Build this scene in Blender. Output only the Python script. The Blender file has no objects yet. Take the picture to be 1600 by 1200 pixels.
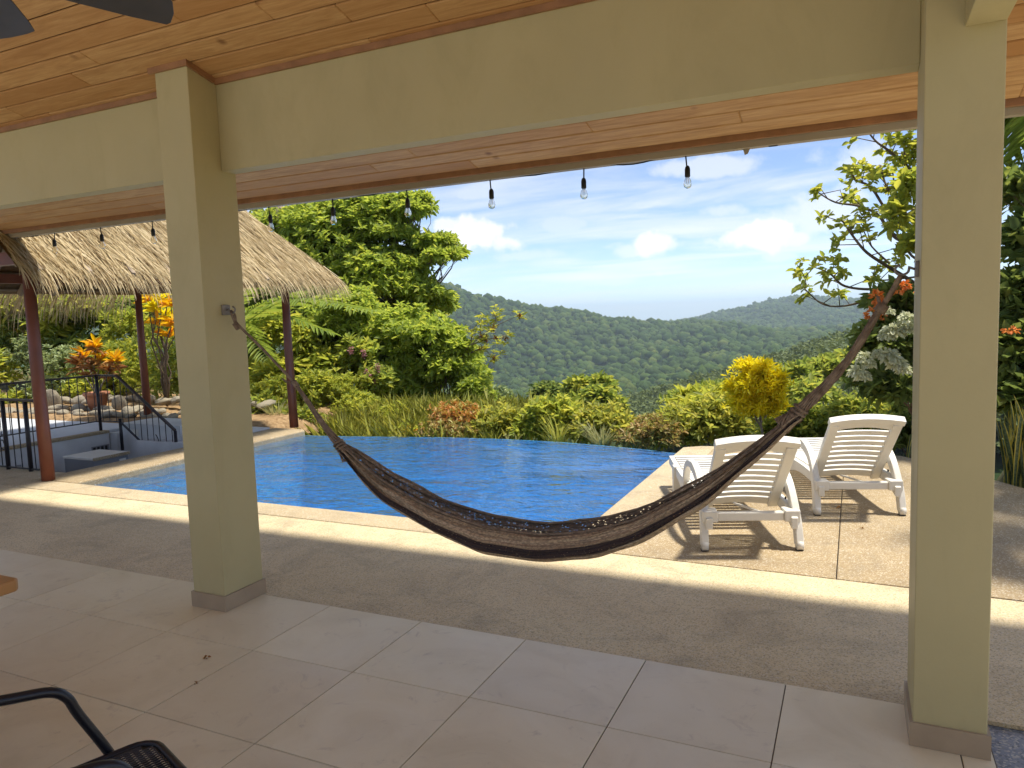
import bpy, bmesh, math, random
import numpy as np
from mathutils import Vector, Matrix
R = math.radians
rnd = random.Random(7)
rng = np.random.default_rng(11)
scene = bpy.context.scene
COL = scene.collection

# ------------------------------------------------------------------ camera
CAM_H = 1.584
FPX = 1143.5                      # focal length in pixels of the 1600 px wide photograph
_p, _r, _y = 0.09291443, -0.03345497, 0.43948909
FW = np.array([-math.sin(_y) * math.cos(_p), math.cos(_y) * math.cos(_p), -math.sin(_p)])
RT = np.array([math.cos(_y), math.sin(_y), 0.0])
UP = np.cross(RT, FW)
RT, UP = math.cos(_r) * RT + math.sin(_r) * UP, -math.sin(_r) * RT + math.cos(_r) * UP
CAMP = np.array([0, 0, CAM_H])
cam_d = bpy.data.cameras.new('camera')
cam = bpy.data.objects.new('camera', cam_d)
COL.objects.link(cam)
cam_d.sensor_width = 36.0
cam_d.lens = 36.0 * FPX / 1600.0
cam_d.clip_start = 0.05
cam_d.clip_end = 40000
cam.matrix_world = Matrix(((RT[0], UP[0], -FW[0], 0), (RT[1], UP[1], -FW[1], 0), (RT[2], UP[2], -FW[2], CAM_H), (0, 0, 0, 1)))
scene.camera = cam

def ray(x, y):
    return FW + (x - 800) / FPX * RT - (y - 600) / FPX * UP
def at(x, y, Y):                  # photograph position -> place in the world at depth Y
    d = ray(x, y)
    return CAMP + d * (Y / d[1])
def onz(x, y, z=0.0):
    d = ray(x, y)
    return CAMP + d * ((z - CAM_H) / d[2])

# ------------------------------------------------------------------ light
SUN_V = Vector((0.32, 0.148, 1.0)).normalized()
SUN_EL = math.asin(SUN_V.z)
SUN_AZ = math.atan2(SUN_V.x, SUN_V.y)
sun_d = bpy.data.lights.new('sun', 'SUN')
sun_d.energy = 1.35
sun_d.angle = R(4.0)
sun_d.color = (1.0, 0.93, 0.80)
sun = bpy.data.objects.new('sun', sun_d)
COL.objects.link(sun)
sun.rotation_euler = SUN_V.to_track_quat('Z', 'Y').to_euler()

world = bpy.data.worlds.new('World')
scene.world = world
world.use_nodes = True
SKY_STRENGTH = 0.05
CLOUD_LEVEL = 0.26
EXPOSURE = 2.25
def build_world():
    nt = world.node_tree
    N, L = nt.nodes, nt.links
    N.clear()
    out = N.new('ShaderNodeOutputWorld')
    sky = N.new('ShaderNodeTexSky')
    sky.sky_type = 'NISHITA'
    sky.sun_disc = False
    sky.sun_elevation = SUN_EL
    sky.sun_rotation = SUN_AZ
    sky.altitude = 250
    sky.air_density = 0.5
    sky.dust_density = 0.5
    sky.ozone_density = 1.0
    bg = N.new('ShaderNodeBackground')
    bg.inputs[1].default_value = SKY_STRENGTH
    L.new(sky.outputs[0], bg.inputs[0])
    cl = N.new('ShaderNodeBackground')
    cl.inputs[0].default_value = (1.0, 0.98, 0.96, 1)
    cl.inputs[1].default_value = CLOUD_LEVEL
    mix = N.new('ShaderNodeMixShader')
    L.new(bg.outputs[0], mix.inputs[1]); L.new(cl.outputs[0], mix.inputs[2]); L.new(mix.outputs[0], out.inputs[0])
    tc = N.new('ShaderNodeTexCoord')
    d = tc.outputs['Generated']
    def math_(op, a, b=None, clamp=False):
        n = N.new('ShaderNodeMath'); n.operation = op; n.use_clamp = clamp
        for i, v in enumerate((a, b)):
            if v is None: continue
            if isinstance(v, (int, float)): n.inputs[i].default_value = v
            else: L.new(v, n.inputs[i])
        return n.outputs[0]
    def noise(vec, scale, detail, rough=0.55, dist=0.0):
        n = N.new('ShaderNodeTexNoise'); n.inputs['Scale'].default_value = scale; n.inputs['Detail'].default_value = detail
        n.inputs['Roughness'].default_value = rough; n.inputs['Distortion'].default_value = dist
        L.new(vec, n.inputs['Vector']); return n.outputs['Fac']
    def ramp(v, a, b, lo=0.0, hi=1.0):
        n = N.new('ShaderNodeMapRange'); n.interpolation_type = 'SMOOTHSTEP'
        n.inputs[1].default_value = a; n.inputs[2].default_value = b; n.inputs[3].default_value = lo; n.inputs[4].default_value = hi
        L.new(v, n.inputs[0]); return n.outputs[0]
    sep = N.new('ShaderNodeSeparateXYZ'); L.new(d, sep.inputs[0])
    zc = math_('MAXIMUM', math_('ADD', sep.outputs[2], 0.10), 0.04)
    comb = N.new('ShaderNodeCombineXYZ')
    L.new(math_('DIVIDE', sep.outputs[0], zc), comb.inputs[0]); L.new(math_('DIVIDE', sep.outputs[1], zc), comb.inputs[1])
    # high thin cloud over the whole sky, streaked
    mp = N.new('ShaderNodeMapping'); mp.inputs['Rotation'].default_value = (0, 0, R(25)); mp.inputs['Scale'].default_value = (0.55, 1.2, 1)
    mp.inputs['Location'].default_value = (3.1, 1.4, 0)
    L.new(comb.outputs[0], mp.inputs[0])
    ci = ramp(noise(mp.outputs[0], 1.25, 9, 0.6, 0.5), 0.38, 0.70)
    veil = ramp(noise(mp.outputs[0], 0.5, 3, 0.5), 0.25, 0.65, 0.30, 1.0)
    cirrus = math_('MULTIPLY', ci, veil)
    # low heaps of cloud: scattered ones everywhere from noise, plus the heaps seen over the valley
    fine = noise(d, 16.0, 8, 0.6)
    cz = N.new('ShaderNodeVectorMath'); cz.operation = 'MULTIPLY'; cz.inputs[1].default_value = (1, 1, 2.2); L.new(d, cz.inputs[0])
    band = math_('MULTIPLY', ramp(sep.outputs[2], 0.03, 0.12), ramp(sep.outputs[2], 0.24, 0.45, 1.0, 0.0))
    heaps = math_('MULTIPLY', ramp(noise(cz.outputs[0], 5.0, 6, 0.55), 0.60, 0.68), band)
    total = heaps
    for (px, py, rx, ry, k) in ((752, 366, 74, 34, 1.0), (790, 378, 46, 20, .9), (1030, 380, 46, 32, 1.0), (1185, 368, 78, 28, 1.0), (1290, 335, 84, 54, .6), (1028, 428, 20, 11, .8),
                                (1130, 330, 60, 18, .45), (1215, 400, 30, 9, .4), (985, 392, 26, 12, .5), (880, 350, 60, 16, .4), (700, 352, 30, 16, .8), (830, 400, 80, 12, .35), (1340, 250, 70, 30, .5), (1100, 260, 120, 18, .5), (1240, 372, 34, 16, .8), (960, 440, 70, 8, .35), (735, 302, 60, 14, .45)):
        c = ray(px, py); c = c / np.linalg.norm(c)
        v = N.new('ShaderNodeVectorMath'); v.operation = 'SUBTRACT'; L.new(d, v.inputs[0]); v.inputs[1].default_value = tuple(c)
        s = N.new('ShaderNodeVectorMath'); s.operation = 'MULTIPLY'; L.new(v.outputs[0], s.inputs[0])
        s.inputs[1].default_value = (FPX / rx, FPX / rx, FPX / ry)
        ln = N.new('ShaderNodeVectorMath'); ln.operation = 'LENGTH'; L.new(s.outputs[0], ln.inputs[0])
        m = math_('SUBTRACT', math_('ADD', 0.86, math_('MULTIPLY', math_('SUBTRACT', fine, 0.5), 3.0)), ln.outputs['Value'])
        total = math_('MAXIMUM', total, ramp(m, -0.12, 0.55, 0.0, k))
    fac = math_('MAXIMUM', math_('MULTIPLY', cirrus, 0.68), math_('MULTIPLY', total, 0.92), clamp=True)
    L.new(fac, mix.inputs[0])
build_world()

vs = scene.view_settings
scene.display_settings.display_device = 'sRGB'
vs.view_transform = 'Standard'
vs.look = 'None'
vs.gamma = 1.0
vs.use_curve_mapping = False
vs.exposure = EXPOSURE
cy = scene.cycles
cy.use_denoising = True
try:
    cy.denoiser = 'OPENIMAGEDENOISE'
except Exception:
    pass
cy.max_bounces = 8
cy.diffuse_bounces = 4
cy.glossy_bounces = 3
cy.transmission_bounces = 6
cy.transparent_max_bounces = 12
cy.volume_bounces = 1
cy.caustics_reflective = False
cy.caustics_refractive = False
cy.sample_clamp_indirect = 6.0

# ------------------------------------------------------------------ materials
MATS = {}
def srgb(r, g, b):
    f = lambda c: (c / 255 / 12.92) if c / 255 <= 0.04045 else ((c / 255 + 0.055) / 1.055) ** 2.4
    return (f(r), f(g), f(b))
class NB:
    """small node-tree builder"""
    def __init__(s, name):
        s.m = bpy.data.materials.new(name); s.m.use_nodes = True
        s.nt = s.m.node_tree; s.N = s.nt.nodes; s.L = s.nt.links; s.N.clear()
        s.out = s.N.new('ShaderNodeOutputMaterial')
        MATS[name] = s.m
    def n(s, t, **kw):
        x = s.N.new(t)
        for k, v in kw.items(): setattr(x, k, v)
        return x
    def put(s, sock, v):
        if isinstance(v, (int, float)): sock.default_value = v
        elif isinstance(v, tuple): sock.default_value = (*v, 1) if (len(v) == 3 and sock.type == 'RGBA') else v
        else: s.L.new(v, sock)
    def coord(s, kind='Object', scale=(1, 1, 1), rand=False):
        tc = s.n('ShaderNodeTexCoord'); mp = s.n('ShaderNodeMapping'); mp.inputs['Scale'].default_value = scale
        s.L.new(tc.outputs[kind], mp.inputs[0])
        if rand:
            oi = s.n('ShaderNodeObjectInfo'); mu = s.n('ShaderNodeMath', operation='MULTIPLY'); mu.inputs[1].default_value = 57.0
            s.L.new(oi.outputs['Random'], mu.inputs[0]); s.L.new(mu.outputs[0], mp.inputs['Location'])
        return mp.outputs[0]
    def noise(s, vec, scale, detail=4, rough=0.55, dist=0.0):
        x = s.n('ShaderNodeTexNoise'); x.inputs['Scale'].default_value = scale; x.inputs['Detail'].default_value = detail
        x.inputs['Roughness'].default_value = rough; x.inputs['Distortion'].default_value = dist
        s.L.new(vec, x.inputs['Vector']); return x.outputs['Fac']
    def vor(s, vec, scale, feature='F1', out='Distance'):
        x = s.n('ShaderNodeTexVoronoi', feature=feature); x.inputs['Scale'].default_value = scale
        s.L.new(vec, x.inputs['Vector']); return x.outputs[out]
    def ramp(s, fac, stops):
        x = s.n('ShaderNodeValToRGB'); e = x.color_ramp.elements
        e.remove(e[1])
        for i, (p, c) in enumerate(stops):
            k = e[0] if i == 0 else e.new(p)
            k.position = p; k.color = (*c, 1) if isinstance(c, tuple) else (c, c, c, 1)
        s.L.new(fac, x.inputs[0]); return x.outputs[0]
    def mix(s, fac, a, b, mode='MIX'):
        x = s.n('ShaderNodeMix', data_type='RGBA', blend_type=mode)
        s.put(x.inputs[0], fac); s.put(x.inputs[6], a); s.put(x.inputs[7], b); return x.outputs[2]
    def math(s, op, a, b=0.0, clamp=False):
        x = s.n('ShaderNodeMath', operation=op); x.use_clamp = clamp; s.put(x.inputs[0], a); s.put(x.inputs[1], b); return x.outputs[0]
    def bump(s, h, strength=0.3, dist=0.01, normal=None):
        x = s.n('ShaderNodeBump'); x.inputs['Strength'].default_value = strength; x.inputs['Distance'].default_value = dist
        s.L.new(h, x.inputs['Height'])
        if normal is not None: s.L.new(normal, x.inputs['Normal'])
        return x.outputs[0]
    def bsdf(s, color, rough=0.5, normal=None, metal=0.0, spec=0.5):
        b = s.n('ShaderNodeBsdfPrincipled'); s.put(b.inputs['Base Color'], color); s.put(b.inputs['Roughness'], rough)
        b.inputs['Metallic'].default_value = metal; b.inputs['Specular IOR Level'].default_value = spec
        if normal is not None: s.L.new(normal, b.inputs['Normal'])
        return b.outputs[0]
    def done(s, shader):
        s.L.new(shader, s.out.inputs[0]); return s.m

def paint(name, c, rough=0.6, var=0.06, scale=3.0, bumps=0.05, rand=False, spec=0.4, wear=0.0):
    b = NB(name); v = b.coord(rand=rand); f = b.noise(v, scale, 6, 0.6)
    hi = tuple(min(1, x * (1 + var)) for x in c); lo = tuple(x * (1 - var) for x in c)
    col = b.ramp(f, [(0.3, lo), (0.7, hi)])
    if wear:
        st = b.coord(scale=(1.0, 1.0, 0.35)); k = b.noise(st, 3.2, 7, 0.7, 0.6)
        col = b.mix(b.ramp(k, [(0.5, 0.0), (0.78, wear)]), col, tuple(x * 0.6 for x in c))
        rough = b.ramp(k, [(0.3, rough - 0.1), (0.7, rough + 0.15)])
    bh = b.math('ADD', b.noise(v, 90, 3), b.math('MULTIPLY', b.noise(v, 6, 4), 1.5))
    return b.done(b.bsdf(col, rough, b.bump(bh, bumps, 0.004), spec=spec))

def leafmat(name, cols, trans=0.62, rough=0.5, tint=(1.28, 1.16, 0.9), spec=0.35, soft=0.26):
    b = NB(name); g = b.n('ShaderNodeNewGeometry')
    n = len(cols)
    col = b.ramp(g.outputs['Random Per Island'], [(i / max(1, n - 1), c) for i, c in enumerate(cols)])
    v = b.coord(); f = b.noise(v, 1.1, 3)
    col = b.mix(b.ramp(f, [(0.3, 0.0), (0.75, 0.35)]), col, cols[n // 2])
    if tint[2] == 0.9: col = b.mix(soft, col, (0.25, 0.30, 0.13))
    p = b.bsdf(col, rough, spec=spec)
    t = b.n('ShaderNodeBsdfTranslucent'); b.put(t.inputs[0], b.mix(1.0, col, tint, 'MULTIPLY'))
    m = b.n('ShaderNodeMixShader'); m.inputs[0].default_value = trans
    b.L.new(p, m.inputs[1]); b.L.new(t.outputs[0], m.inputs[2])
    return b.done(m.outputs[0])

def make_materials():
    paint('cream_paint', (0.50, 0.435, 0.235), 0.55, 0.05, 1.6, 0.12, wear=0.28)
    paint('soffit_paint', (0.62, 0.55, 0.34), 0.55, 0.03, 1.6, 0.05)
    paint('skirting', (0.40, 0.31, 0.215), 0.35, 0.10, 5, 0.04)
    paint('white_plastic', (0.76, 0.735, 0.67), 0.4, 0.05, 4, 0.04, wear=0.30)
    paint('white_wall', (0.62, 0.63, 0.64), 0.7, 0.12, 2.2, 0.15)
    paint('grey_floor_paint', (0.55, 0.58, 0.62), 0.6, 0.1, 1.5, 0.1)
    paint('red_oxide', (0.20, 0.065, 0.038), 0.4, 0.18, 3, 0.05)
    paint('rail_paint', (0.045, 0.028, 0.026), 0.35, 0.2, 4, 0.05)
    paint('rail_bar', (0.022, 0.020, 0.026), 0.4, 0.2, 4, 0.05)
    paint('black_metal', (0.012, 0.012, 0.018), 0.32, 0.2, 4, 0.03)
    paint('fan_blade', (0.045, 0.042, 0.046), 0.4, 0.2, 6, 0.04)
    paint('fascia', (0.40, 0.35, 0.26), 0.45, 0.08, 3, 0.05)
    paint('black_plastic', (0.014, 0.013, 0.012), 0.45, 0.2, 4, 0.03)
    paint('fridge_grey', (0.22, 0.23, 0.25), 0.4, 0.06, 3, 0.02)
    paint('terracotta', (0.34, 0.15, 0.085), 0.75, 0.2, 6, 0.2)
    paint('dark_void', (0.03, 0.03, 0.03), 0.9, 0.1)
    paint('pole_wood', (0.33, 0.26, 0.19), 0.8, 0.2, 5, 0.2)
    paint('bark', (0.13, 0.095, 0.065), 0.85, 0.35, 7, 0.4)
    paint('pale_bark', (0.20, 0.16, 0.13), 0.8, 0.3, 7, 0.3)
    paint('twig', (0.19, 0.12, 0.075), 0.85, 0.35, 7, 0.2)
    paint('steel', (0.22, 0.2, 0.18), 0.45, 0.3, 20, 0.1)
    paint('stool_wood', (0.19, 0.07, 0.04), 0.4, 0.2, 6, 0.05)
    # stone
    b = NB('stone'); v = b.coord(rand=True); f = b.noise(v, 7, 8, 0.65)
    oi = b.n('ShaderNodeObjectInfo')
    c = b.mix(b.ramp(f, [(0.3, 0.0), (0.7, 1.0)]), (0.20, 0.175, 0.13), (0.40, 0.36, 0.28))
    c = b.mix(b.math('MULTIPLY', oi.outputs['Random'], 0.5), c, (0.30, 0.25, 0.17))
    b.done(b.bsdf(c, 0.85, b.bump(b.noise(v, 26, 6, 0.7), 0.5, 0.02)))
    # floor tile: pale porcelain with soft clouding
    b = NB('floor_tile'); v = b.coord(rand=True); oi = b.n('ShaderNodeObjectInfo')
    f = b.noise(v, 2.1, 7, 0.62, 1.2)
    c = b.ramp(f, [(0.28, (0.72, 0.61, 0.40)), (0.5, (0.81, 0.705, 0.485)), (0.75, (0.86, 0.765, 0.545))])
    veins = b.ramp(b.noise(v, 4.5, 6, 0.72, 2.5), [(0.58, 0.0), (0.76, 0.55)])
    c = b.mix(veins, c, (0.40, 0.30, 0.22))
    c = b.mix(b.math('MULTIPLY', oi.outputs['Random'], 0.34), c, (0.56, 0.46, 0.34))
    smear = b.ramp(b.noise(v, 3.3, 4, 0.6), [(0.3, 0.30), (0.7, 0.46)])
    b.done(b.bsdf(c, smear, b.bump(b.noise(v, 60, 4), 0.03, 0.004), spec=0.45))
    paint('grout', (0.15, 0.12, 0.09), 0.9, 0.2, 8, 0.1)
    # pebble wash concrete
    def pebble(name, cols, dens, dark, bmp):
        b = NB(name); v = b.coord()
        big = b.noise(v, 0.75, 6, 0.6, 0.6)
        base = b.ramp(big, [(0.28, cols[0]), (0.5, cols[1]), (0.72, cols[2])])
        cell = b.vor(v, dens, 'F1', 'Color'); dist = b.vor(v, dens)
        sep = b.n('ShaderNodeSeparateColor'); b.L.new(cell, sep.inputs[0])
        base = b.mix(b.ramp(sep.outputs[0], [(0.0, 0.85), (0.22, 0.5), (0.3, 0.0)]), base, dark)
        base = b.mix(b.ramp(sep.outputs[1], [(0.72, 0.0), (0.95, 0.55)]), base, (0.74, 0.68, 0.56))
        stain = b.ramp(b.noise(v, 2.6, 7, 0.68, 0.8), [(0.48, 0.0), (0.78, 0.5)])
        base = b.mix(stain, base, (0.17, 0.145, 0.115))
        h = b.math('SUBTRACT', 1.0, b.math('MULTIPLY', dist, 1.6))
        b.done(b.bsdf(base, 0.82, b.bump(h, bmp, 0.004), spec=0.3))
    pebble('pebble_wash', ((0.58, 0.465, 0.285), (0.68, 0.555, 0.345), (0.75, 0.625, 0.40)), 170, (0.38, 0.295, 0.185), 0.45)
    pebble('fine_wash', ((0.42, 0.335, 0.21), (0.50, 0.405, 0.255), (0.56, 0.46, 0.30)), 150, (0.34, 0.26, 0.17), 0.35)
    pebble('slab_wash', ((0.30, 0.22, 0.12), (0.38, 0.29, 0.165), (0.45, 0.35, 0.21)), 150, (0.27, 0.19, 0.11), 0.35)
    pebble('bounce_paving', ((0.62, 0.56, 0.46), (0.70, 0.64, 0.53), (0.76, 0.70, 0.59)), 120, (0.5, 0.44, 0.36), 0.3)  # for added unseen paving, pale so it bounces light into the porch
    pebble('grey_concrete', ((0.24, 0.26, 0.30), (0.29, 0.31, 0.35), (0.33, 0.35, 0.39)), 120, (0.17, 0.18, 0.2), 0.2)
    # ceiling wood
    b = NB('teak'); v = b.coord(scale=(0.9, 9.0, 9.0), rand=True); oi = b.n('ShaderNodeObjectInfo')
    f = b.noise(v, 2.2, 8, 0.62, 1.6)
    v2 = b.coord(scale=(2.0, 26.0, 26.0), rand=True); g2 = b.noise(v2, 4.0, 5, 0.6, 0.4)
    c = b.ramp(f, [(0.25, (0.38, 0.205, 0.082)), (0.5, (0.56, 0.335, 0.145)), (0.75, (0.68, 0.45, 0.22))])
    c = b.mix(b.ramp(g2, [(0.35, 0.35), (0.6, 0.0)]), c, (0.42, 0.21, 0.08))
    c = b.mix(b.ramp(oi.outputs['Random'], [(0.0, 0.0), (0.35, 0.05), (0.7, 0.5), (1.0, 0.85)]), c, (0.42, 0.20, 0.065))
    kv = b.coord(scale=(1.0, 1.0, 1.0), rand=True); knot = b.ramp(b.vor(kv, 2.2), [(0.02, 0.75), (0.07, 0.0)])
    c = b.mix(knot, c, (0.20, 0.085, 0.035))
    b.done(b.bsdf(c, 0.6, b.bump(g2, 0.08, 0.003), spec=0.25))
    paint('teak_trim', (0.33, 0.165, 0.075), 0.4, 0.25, 7, 0.08)
    paint('dark_seam_back', (0.06, 0.03, 0.015), 0.9)  # roof underside: shade of the board gaps put into its colour
    paint('table_wood', (0.42, 0.21, 0.075), 0.35, 0.25, 7, 0.05)
    # mosaic of the pool
    b = NB('pool_mosaic'); tc = b.n('ShaderNodeTexCoord')
    geo = b.n('ShaderNodeNewGeometry')
    cc = b.vor(b.coord(scale=(1, 1, 1)), 34, 'F1', 'Color'); sp = b.n('ShaderNodeSeparateColor'); b.L.new(cc, sp.inputs[0])
    c = b.ramp(sp.outputs[0], [(0.0, (0.02, 0.30, 0.74)), (0.5, (0.04, 0.44, 0.88)), (1.0, (0.14, 0.60, 0.93))])
    # broken pale light net on the bottom is left to the ripples; joints are light grey
    b.done(b.bsdf(c, 0.3))
    b = NB('waterline_tile'); v = b.coord(); cc = b.vor(v, 30, 'F1', 'Color'); sp = b.n('ShaderNodeSeparateColor'); b.L.new(cc, sp.inputs[0])
    c = b.ramp(sp.outputs[0], [(0.0, (0.10, 0.22, 0.42)), (0.6, (0.22, 0.38, 0.55)), (1.0, (0.48, 0.58, 0.62))])
    b.done(b.bsdf(c, 0.3))
    # water: mirror by Fresnel over a clear tinted body
    b = NB('pool_water'); v = b.coord(scale=(1.0, 1.6, 1.0))
    h = b.math('ADD', b.noise(v, 2.6, 3, 0.55, 1.2), b.math('MULTIPLY', b.noise(v, 9.0, 4, 0.6, 0.8), 0.42))
    calm = b.ramp(b.noise(b.coord(scale=(0.5, 1.0, 1.0)), 0.9, 3, 0.5, 0.6), [(0.35, 0.25), (0.65, 1.0)])
    h = b.math('MULTIPLY', h, calm)
    nm = b.bump(h, 1.0, 0.055)
    fr = b.n('ShaderNodeFresnel'); fr.inputs[0].default_value = 1.5; b.L.new(nm, fr.inputs['Normal'])
    gl = b.n('ShaderNodeBsdfGlossy'); gl.inputs['Roughness'].default_value = 0.04; b.L.new(nm, gl.inputs['Normal'])
    tr = b.n('ShaderNodeBsdfTransparent'); tr.inputs[0].default_value = (0.82, 0.95, 1.0, 1)
    df = b.n('ShaderNodeBsdfDiffuse'); df.inputs[0].default_value = (0.02, 0.33, 0.90, 1); b.L.new(nm, df.inputs['Normal'])
    bd = b.n('ShaderNodeMixShader'); bd.inputs[0].default_value = 0.28; b.L.new(tr.outputs[0], bd.inputs[1]); b.L.new(df.outputs[0], bd.inputs[2])
    m = b.n('ShaderNodeMixShader'); b.L.new(b.math('MULTIPLY', fr.outputs[0], 1.5, clamp=True), m.inputs[0]); b.L.new(bd.outputs[0], m.inputs[1]); b.L.new(gl.outputs[0], m.inputs[2])
    b.done(m.outputs[0])
    # sea
    b = NB('sea'); v = b.coord(scale=(.01, .01, .01)); b.done(b.bsdf((0.05, 0.12, 0.20), 0.25, b.bump(b.noise(v, 3, 4), 0.2, 1.0)))
    # thatch
    b = NB('thatch'); g = b.n('ShaderNodeNewGeometry')
    c = b.ramp(g.outputs['Random Per Island'], [(0.0, (0.26, 0.17, 0.08)), (0.12, (0.46, 0.345, 0.18)), (0.5, (0.62, 0.50, 0.285)), (1.0, (0.74, 0.62, 0.39))])
    wv = b.coord(scale=(1, 1, 1.6)); c = b.mix(b.ramp(b.noise(wv, 2.4, 6, 0.65), [(0.5, 0.0), (0.78, 0.5)]), c, (0.36, 0.27, 0.15))
    p = b.bsdf(c, 0.6, spec=0.3); t = b.n('ShaderNodeBsdfTranslucent'); b.put(t.inputs[0], c)
    m = b.n('ShaderNodeMixShader'); m.inputs[0].default_value = 0.3; b.L.new(p, m.inputs[1]); b.L.new(t.outputs[0], m.inputs[2]); b.done(m.outputs[0])
    paint('thatch_base', (0.22, 0.15, 0.08), 0.9, 0.3, 9, 0.5)
    # hammock cloth: loose weave with open holes, dark stripe along one side (attribute u across, v along)
    def weave(name, cols, holes):
        b = NB(name); uv = b.n('ShaderNodeUVMap')
        mp = b.n('ShaderNodeMapping'); mp.inputs['Scale'].default_value = (1, 1, 1); b.L.new(uv.outputs[0], mp.inputs[0])
        sx = b.n('ShaderNodeSeparateXYZ'); b.L.new(mp.outputs[0], sx.inputs[0])
        st = b.n('ShaderNodeMapping'); st.inputs['Scale'].default_value = (34, 2.2, 1); b.L.new(uv.outputs[0], st.inputs[0])
        f = b.noise(st.outputs[0], 2.0, 5, 0.6, 0.3)
        edge = b.math('ADD', sx.outputs[0], b.math('MULTIPLY', b.math('SUBTRACT', f, 0.5), 0.05))
        c = b.ramp(edge, cols)
        c = b.mix(b.ramp(f, [(0.35, 0.6), (0.6, 0.0)]), c, (0.13, 0.09, 0.06))
        c0 = c
        wv = b.n('ShaderNodeMapping'); wv.inputs['Scale'].default_value = (46, 170, 1); b.L.new(uv.outputs[0], wv.inputs[0])
        d = b.vor(wv.outputs[0], 1.0)
        c = b.mix(b.ramp(d, [(0.3, 0.0), (0.65, 0.5)]), c, (0.07, 0.05, 0.04))
        sh = b.bsdf(c, 0.85, b.bump(d, 0.5, 0.003), spec=0.2)
        hole = b.math('MULTIPLY', b.ramp(d, [(0.16, 1.0), (0.30, 0.0)]), b.ramp(b.noise(st.outputs[0], 0.9, 3), [(0.38, 0.0), (0.58, 1.0)]))
        hole = b.math('MULTIPLY', hole, b.ramp(sx.outputs[0], holes), clamp=True)
        tr = b.n('ShaderNodeBsdfTransparent'); m = b.n('ShaderNodeMixShader')
        b.L.new(hole, m.inputs[0]); b.L.new(sh, m.inputs[1]); b.L.new(tr.outputs[0], m.inputs[2]); b.done(m.outputs[0])
    T0, T1, DK = (0.54, 0.39, 0.25), (0.70, 0.54, 0.37), (0.016, 0.013, 0.028)
    weave('hammock_weave', [(0.0, T1), (0.015, (0.12, 0.085, 0.07)), (0.04, T0), (0.15, T1), (0.20, T0), (0.215, DK), (0.345, DK), (0.36, T1), (0.50, T1), (0.62, T0), (0.80, T1), (0.96, (0.14, 0.10, 0.08)), (1.0, T1)], [(0.04, 0.1), (0.15, 0.45), (0.24, 1.0), (0.36, 0.8), (0.42, 0.3), (0.6, 0.9)])
    b = NB('hammock_cord'); v = b.coord(); f = b.noise(v, 30, 4, 0.6)
    b.done(b.bsdf(b.ramp(f, [(0.3, (0.13, 0.09, 0.065)), (0.7, (0.33, 0.25, 0.18))]), 0.85, b.bump(b.noise(v, 160, 2), 0.6, 0.003), spec=0.2))
    # woven seat mesh
    b = NB('seat_mesh'); v = b.coord(scale=(1, 1, 1)); ck = b.n('ShaderNodeTexWave'); ck.inputs['Scale'].default_value = 55; ck.inputs['Distortion'].default_value = 0.0
    b.L.new(v, ck.inputs['Vector'])
    b.done(b.bsdf(b.ramp(ck.outputs['Fac'], [(0.4, (0.008, 0.008, 0.012)), (0.7, (0.07, 0.065, 0.075))]), 0.5))
    # bulb glass
    b = NB('bulb_glass'); g = b.n('ShaderNodeBsdfGlass'); g.inputs['Roughness'].default_value = 0.02; g.inputs['IOR'].default_value = 1.25
    g.inputs[0].default_value = (0.97, 0.95, 0.90, 1); t = b.n('ShaderNodeBsdfTransparent'); t.inputs[0].default_value = (0.95, 0.93, 0.88, 1)
    m = b.n('ShaderNodeMixShader'); m.inputs[0].default_value = 0.45; b.L.new(g.outputs[0], m.inputs[1]); b.L.new(t.outputs[0], m.inputs[2]); b.done(m.outputs[0])
    paint('filament', (0.55, 0.38, 0.16), 0.4)
    # ground
    b = NB('soil'); v = b.coord(); f = b.noise(v, 1.6, 8, 0.65)
    c = b.ramp(f, [(0.3, (0.06, 0.075, 0.025)), (0.5, (0.11, 0.10, 0.045)), (0.7, (0.20, 0.14, 0.07))])
    far = b.noise(v, 0.012, 6, 0.6); cf = b.ramp(far, [(0.35, (0.014, 0.030, 0.009)), (0.62, (0.030, 0.052, 0.014)), (0.74, (0.07, 0.11, 0.028))])
    cd = b.n('ShaderNodeTexCoord'); ln = b.n('ShaderNodeVectorMath', operation='LENGTH'); b.L.new(cd.outputs['Object'], ln.inputs[0])
    k = b.n('ShaderNodeMapRange'); k.inputs[1].default_value = 25; k.inputs[2].default_value = 60; b.L.new(ln.outputs['Value'], k.inputs[0])
    b.done(b.bsdf(b.mix(k.outputs[0], c, cf), 0.95, b.bump(b.noise(v, 9, 6), 0.5, 0.03), spec=0.1))
    b = NB('litter'); v = b.coord(); f = b.noise(v, 14, 8, 0.7)
    b.done(b.bsdf(b.ramp(f, [(0.3, (0.13, 0.085, 0.045)), (0.5, (0.32, 0.21, 0.11)), (0.7, (0.46, 0.33, 0.19))]), 0.95, b.bump(f, 0.8, 0.03), spec=0.1))
    b = NB('far_wood'); g = b.n('ShaderNodeNewGeometry'); v = b.coord(); f = b.noise(v, 0.45, 6, 0.7)
    c = b.ramp(g.outputs['Random Per Island'], [(0.0, (0.018, 0.044, 0.010)), (0.45, (0.038, 0.076, 0.015)), (0.8, (0.068, 0.115, 0.022)), (1.0, (0.13, 0.16, 0.036))])
    c = b.mix(b.ramp(f, [(0.35, 0.5), (0.6, 0.0)]), c, (0.010, 0.022, 0.008))
    big = b.noise(v, 0.006, 5, 0.6); c = b.mix(b.ramp(big, [(0.35, 0.0), (0.7, 0.7)]), c, (0.062, 0.092, 0.024))
    b.done(b.bsdf(c, 0.9, b.bump(f, 1.0, 1.2), spec=0.1))
    G = lambda *a: [tuple(c) for c in a]
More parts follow.
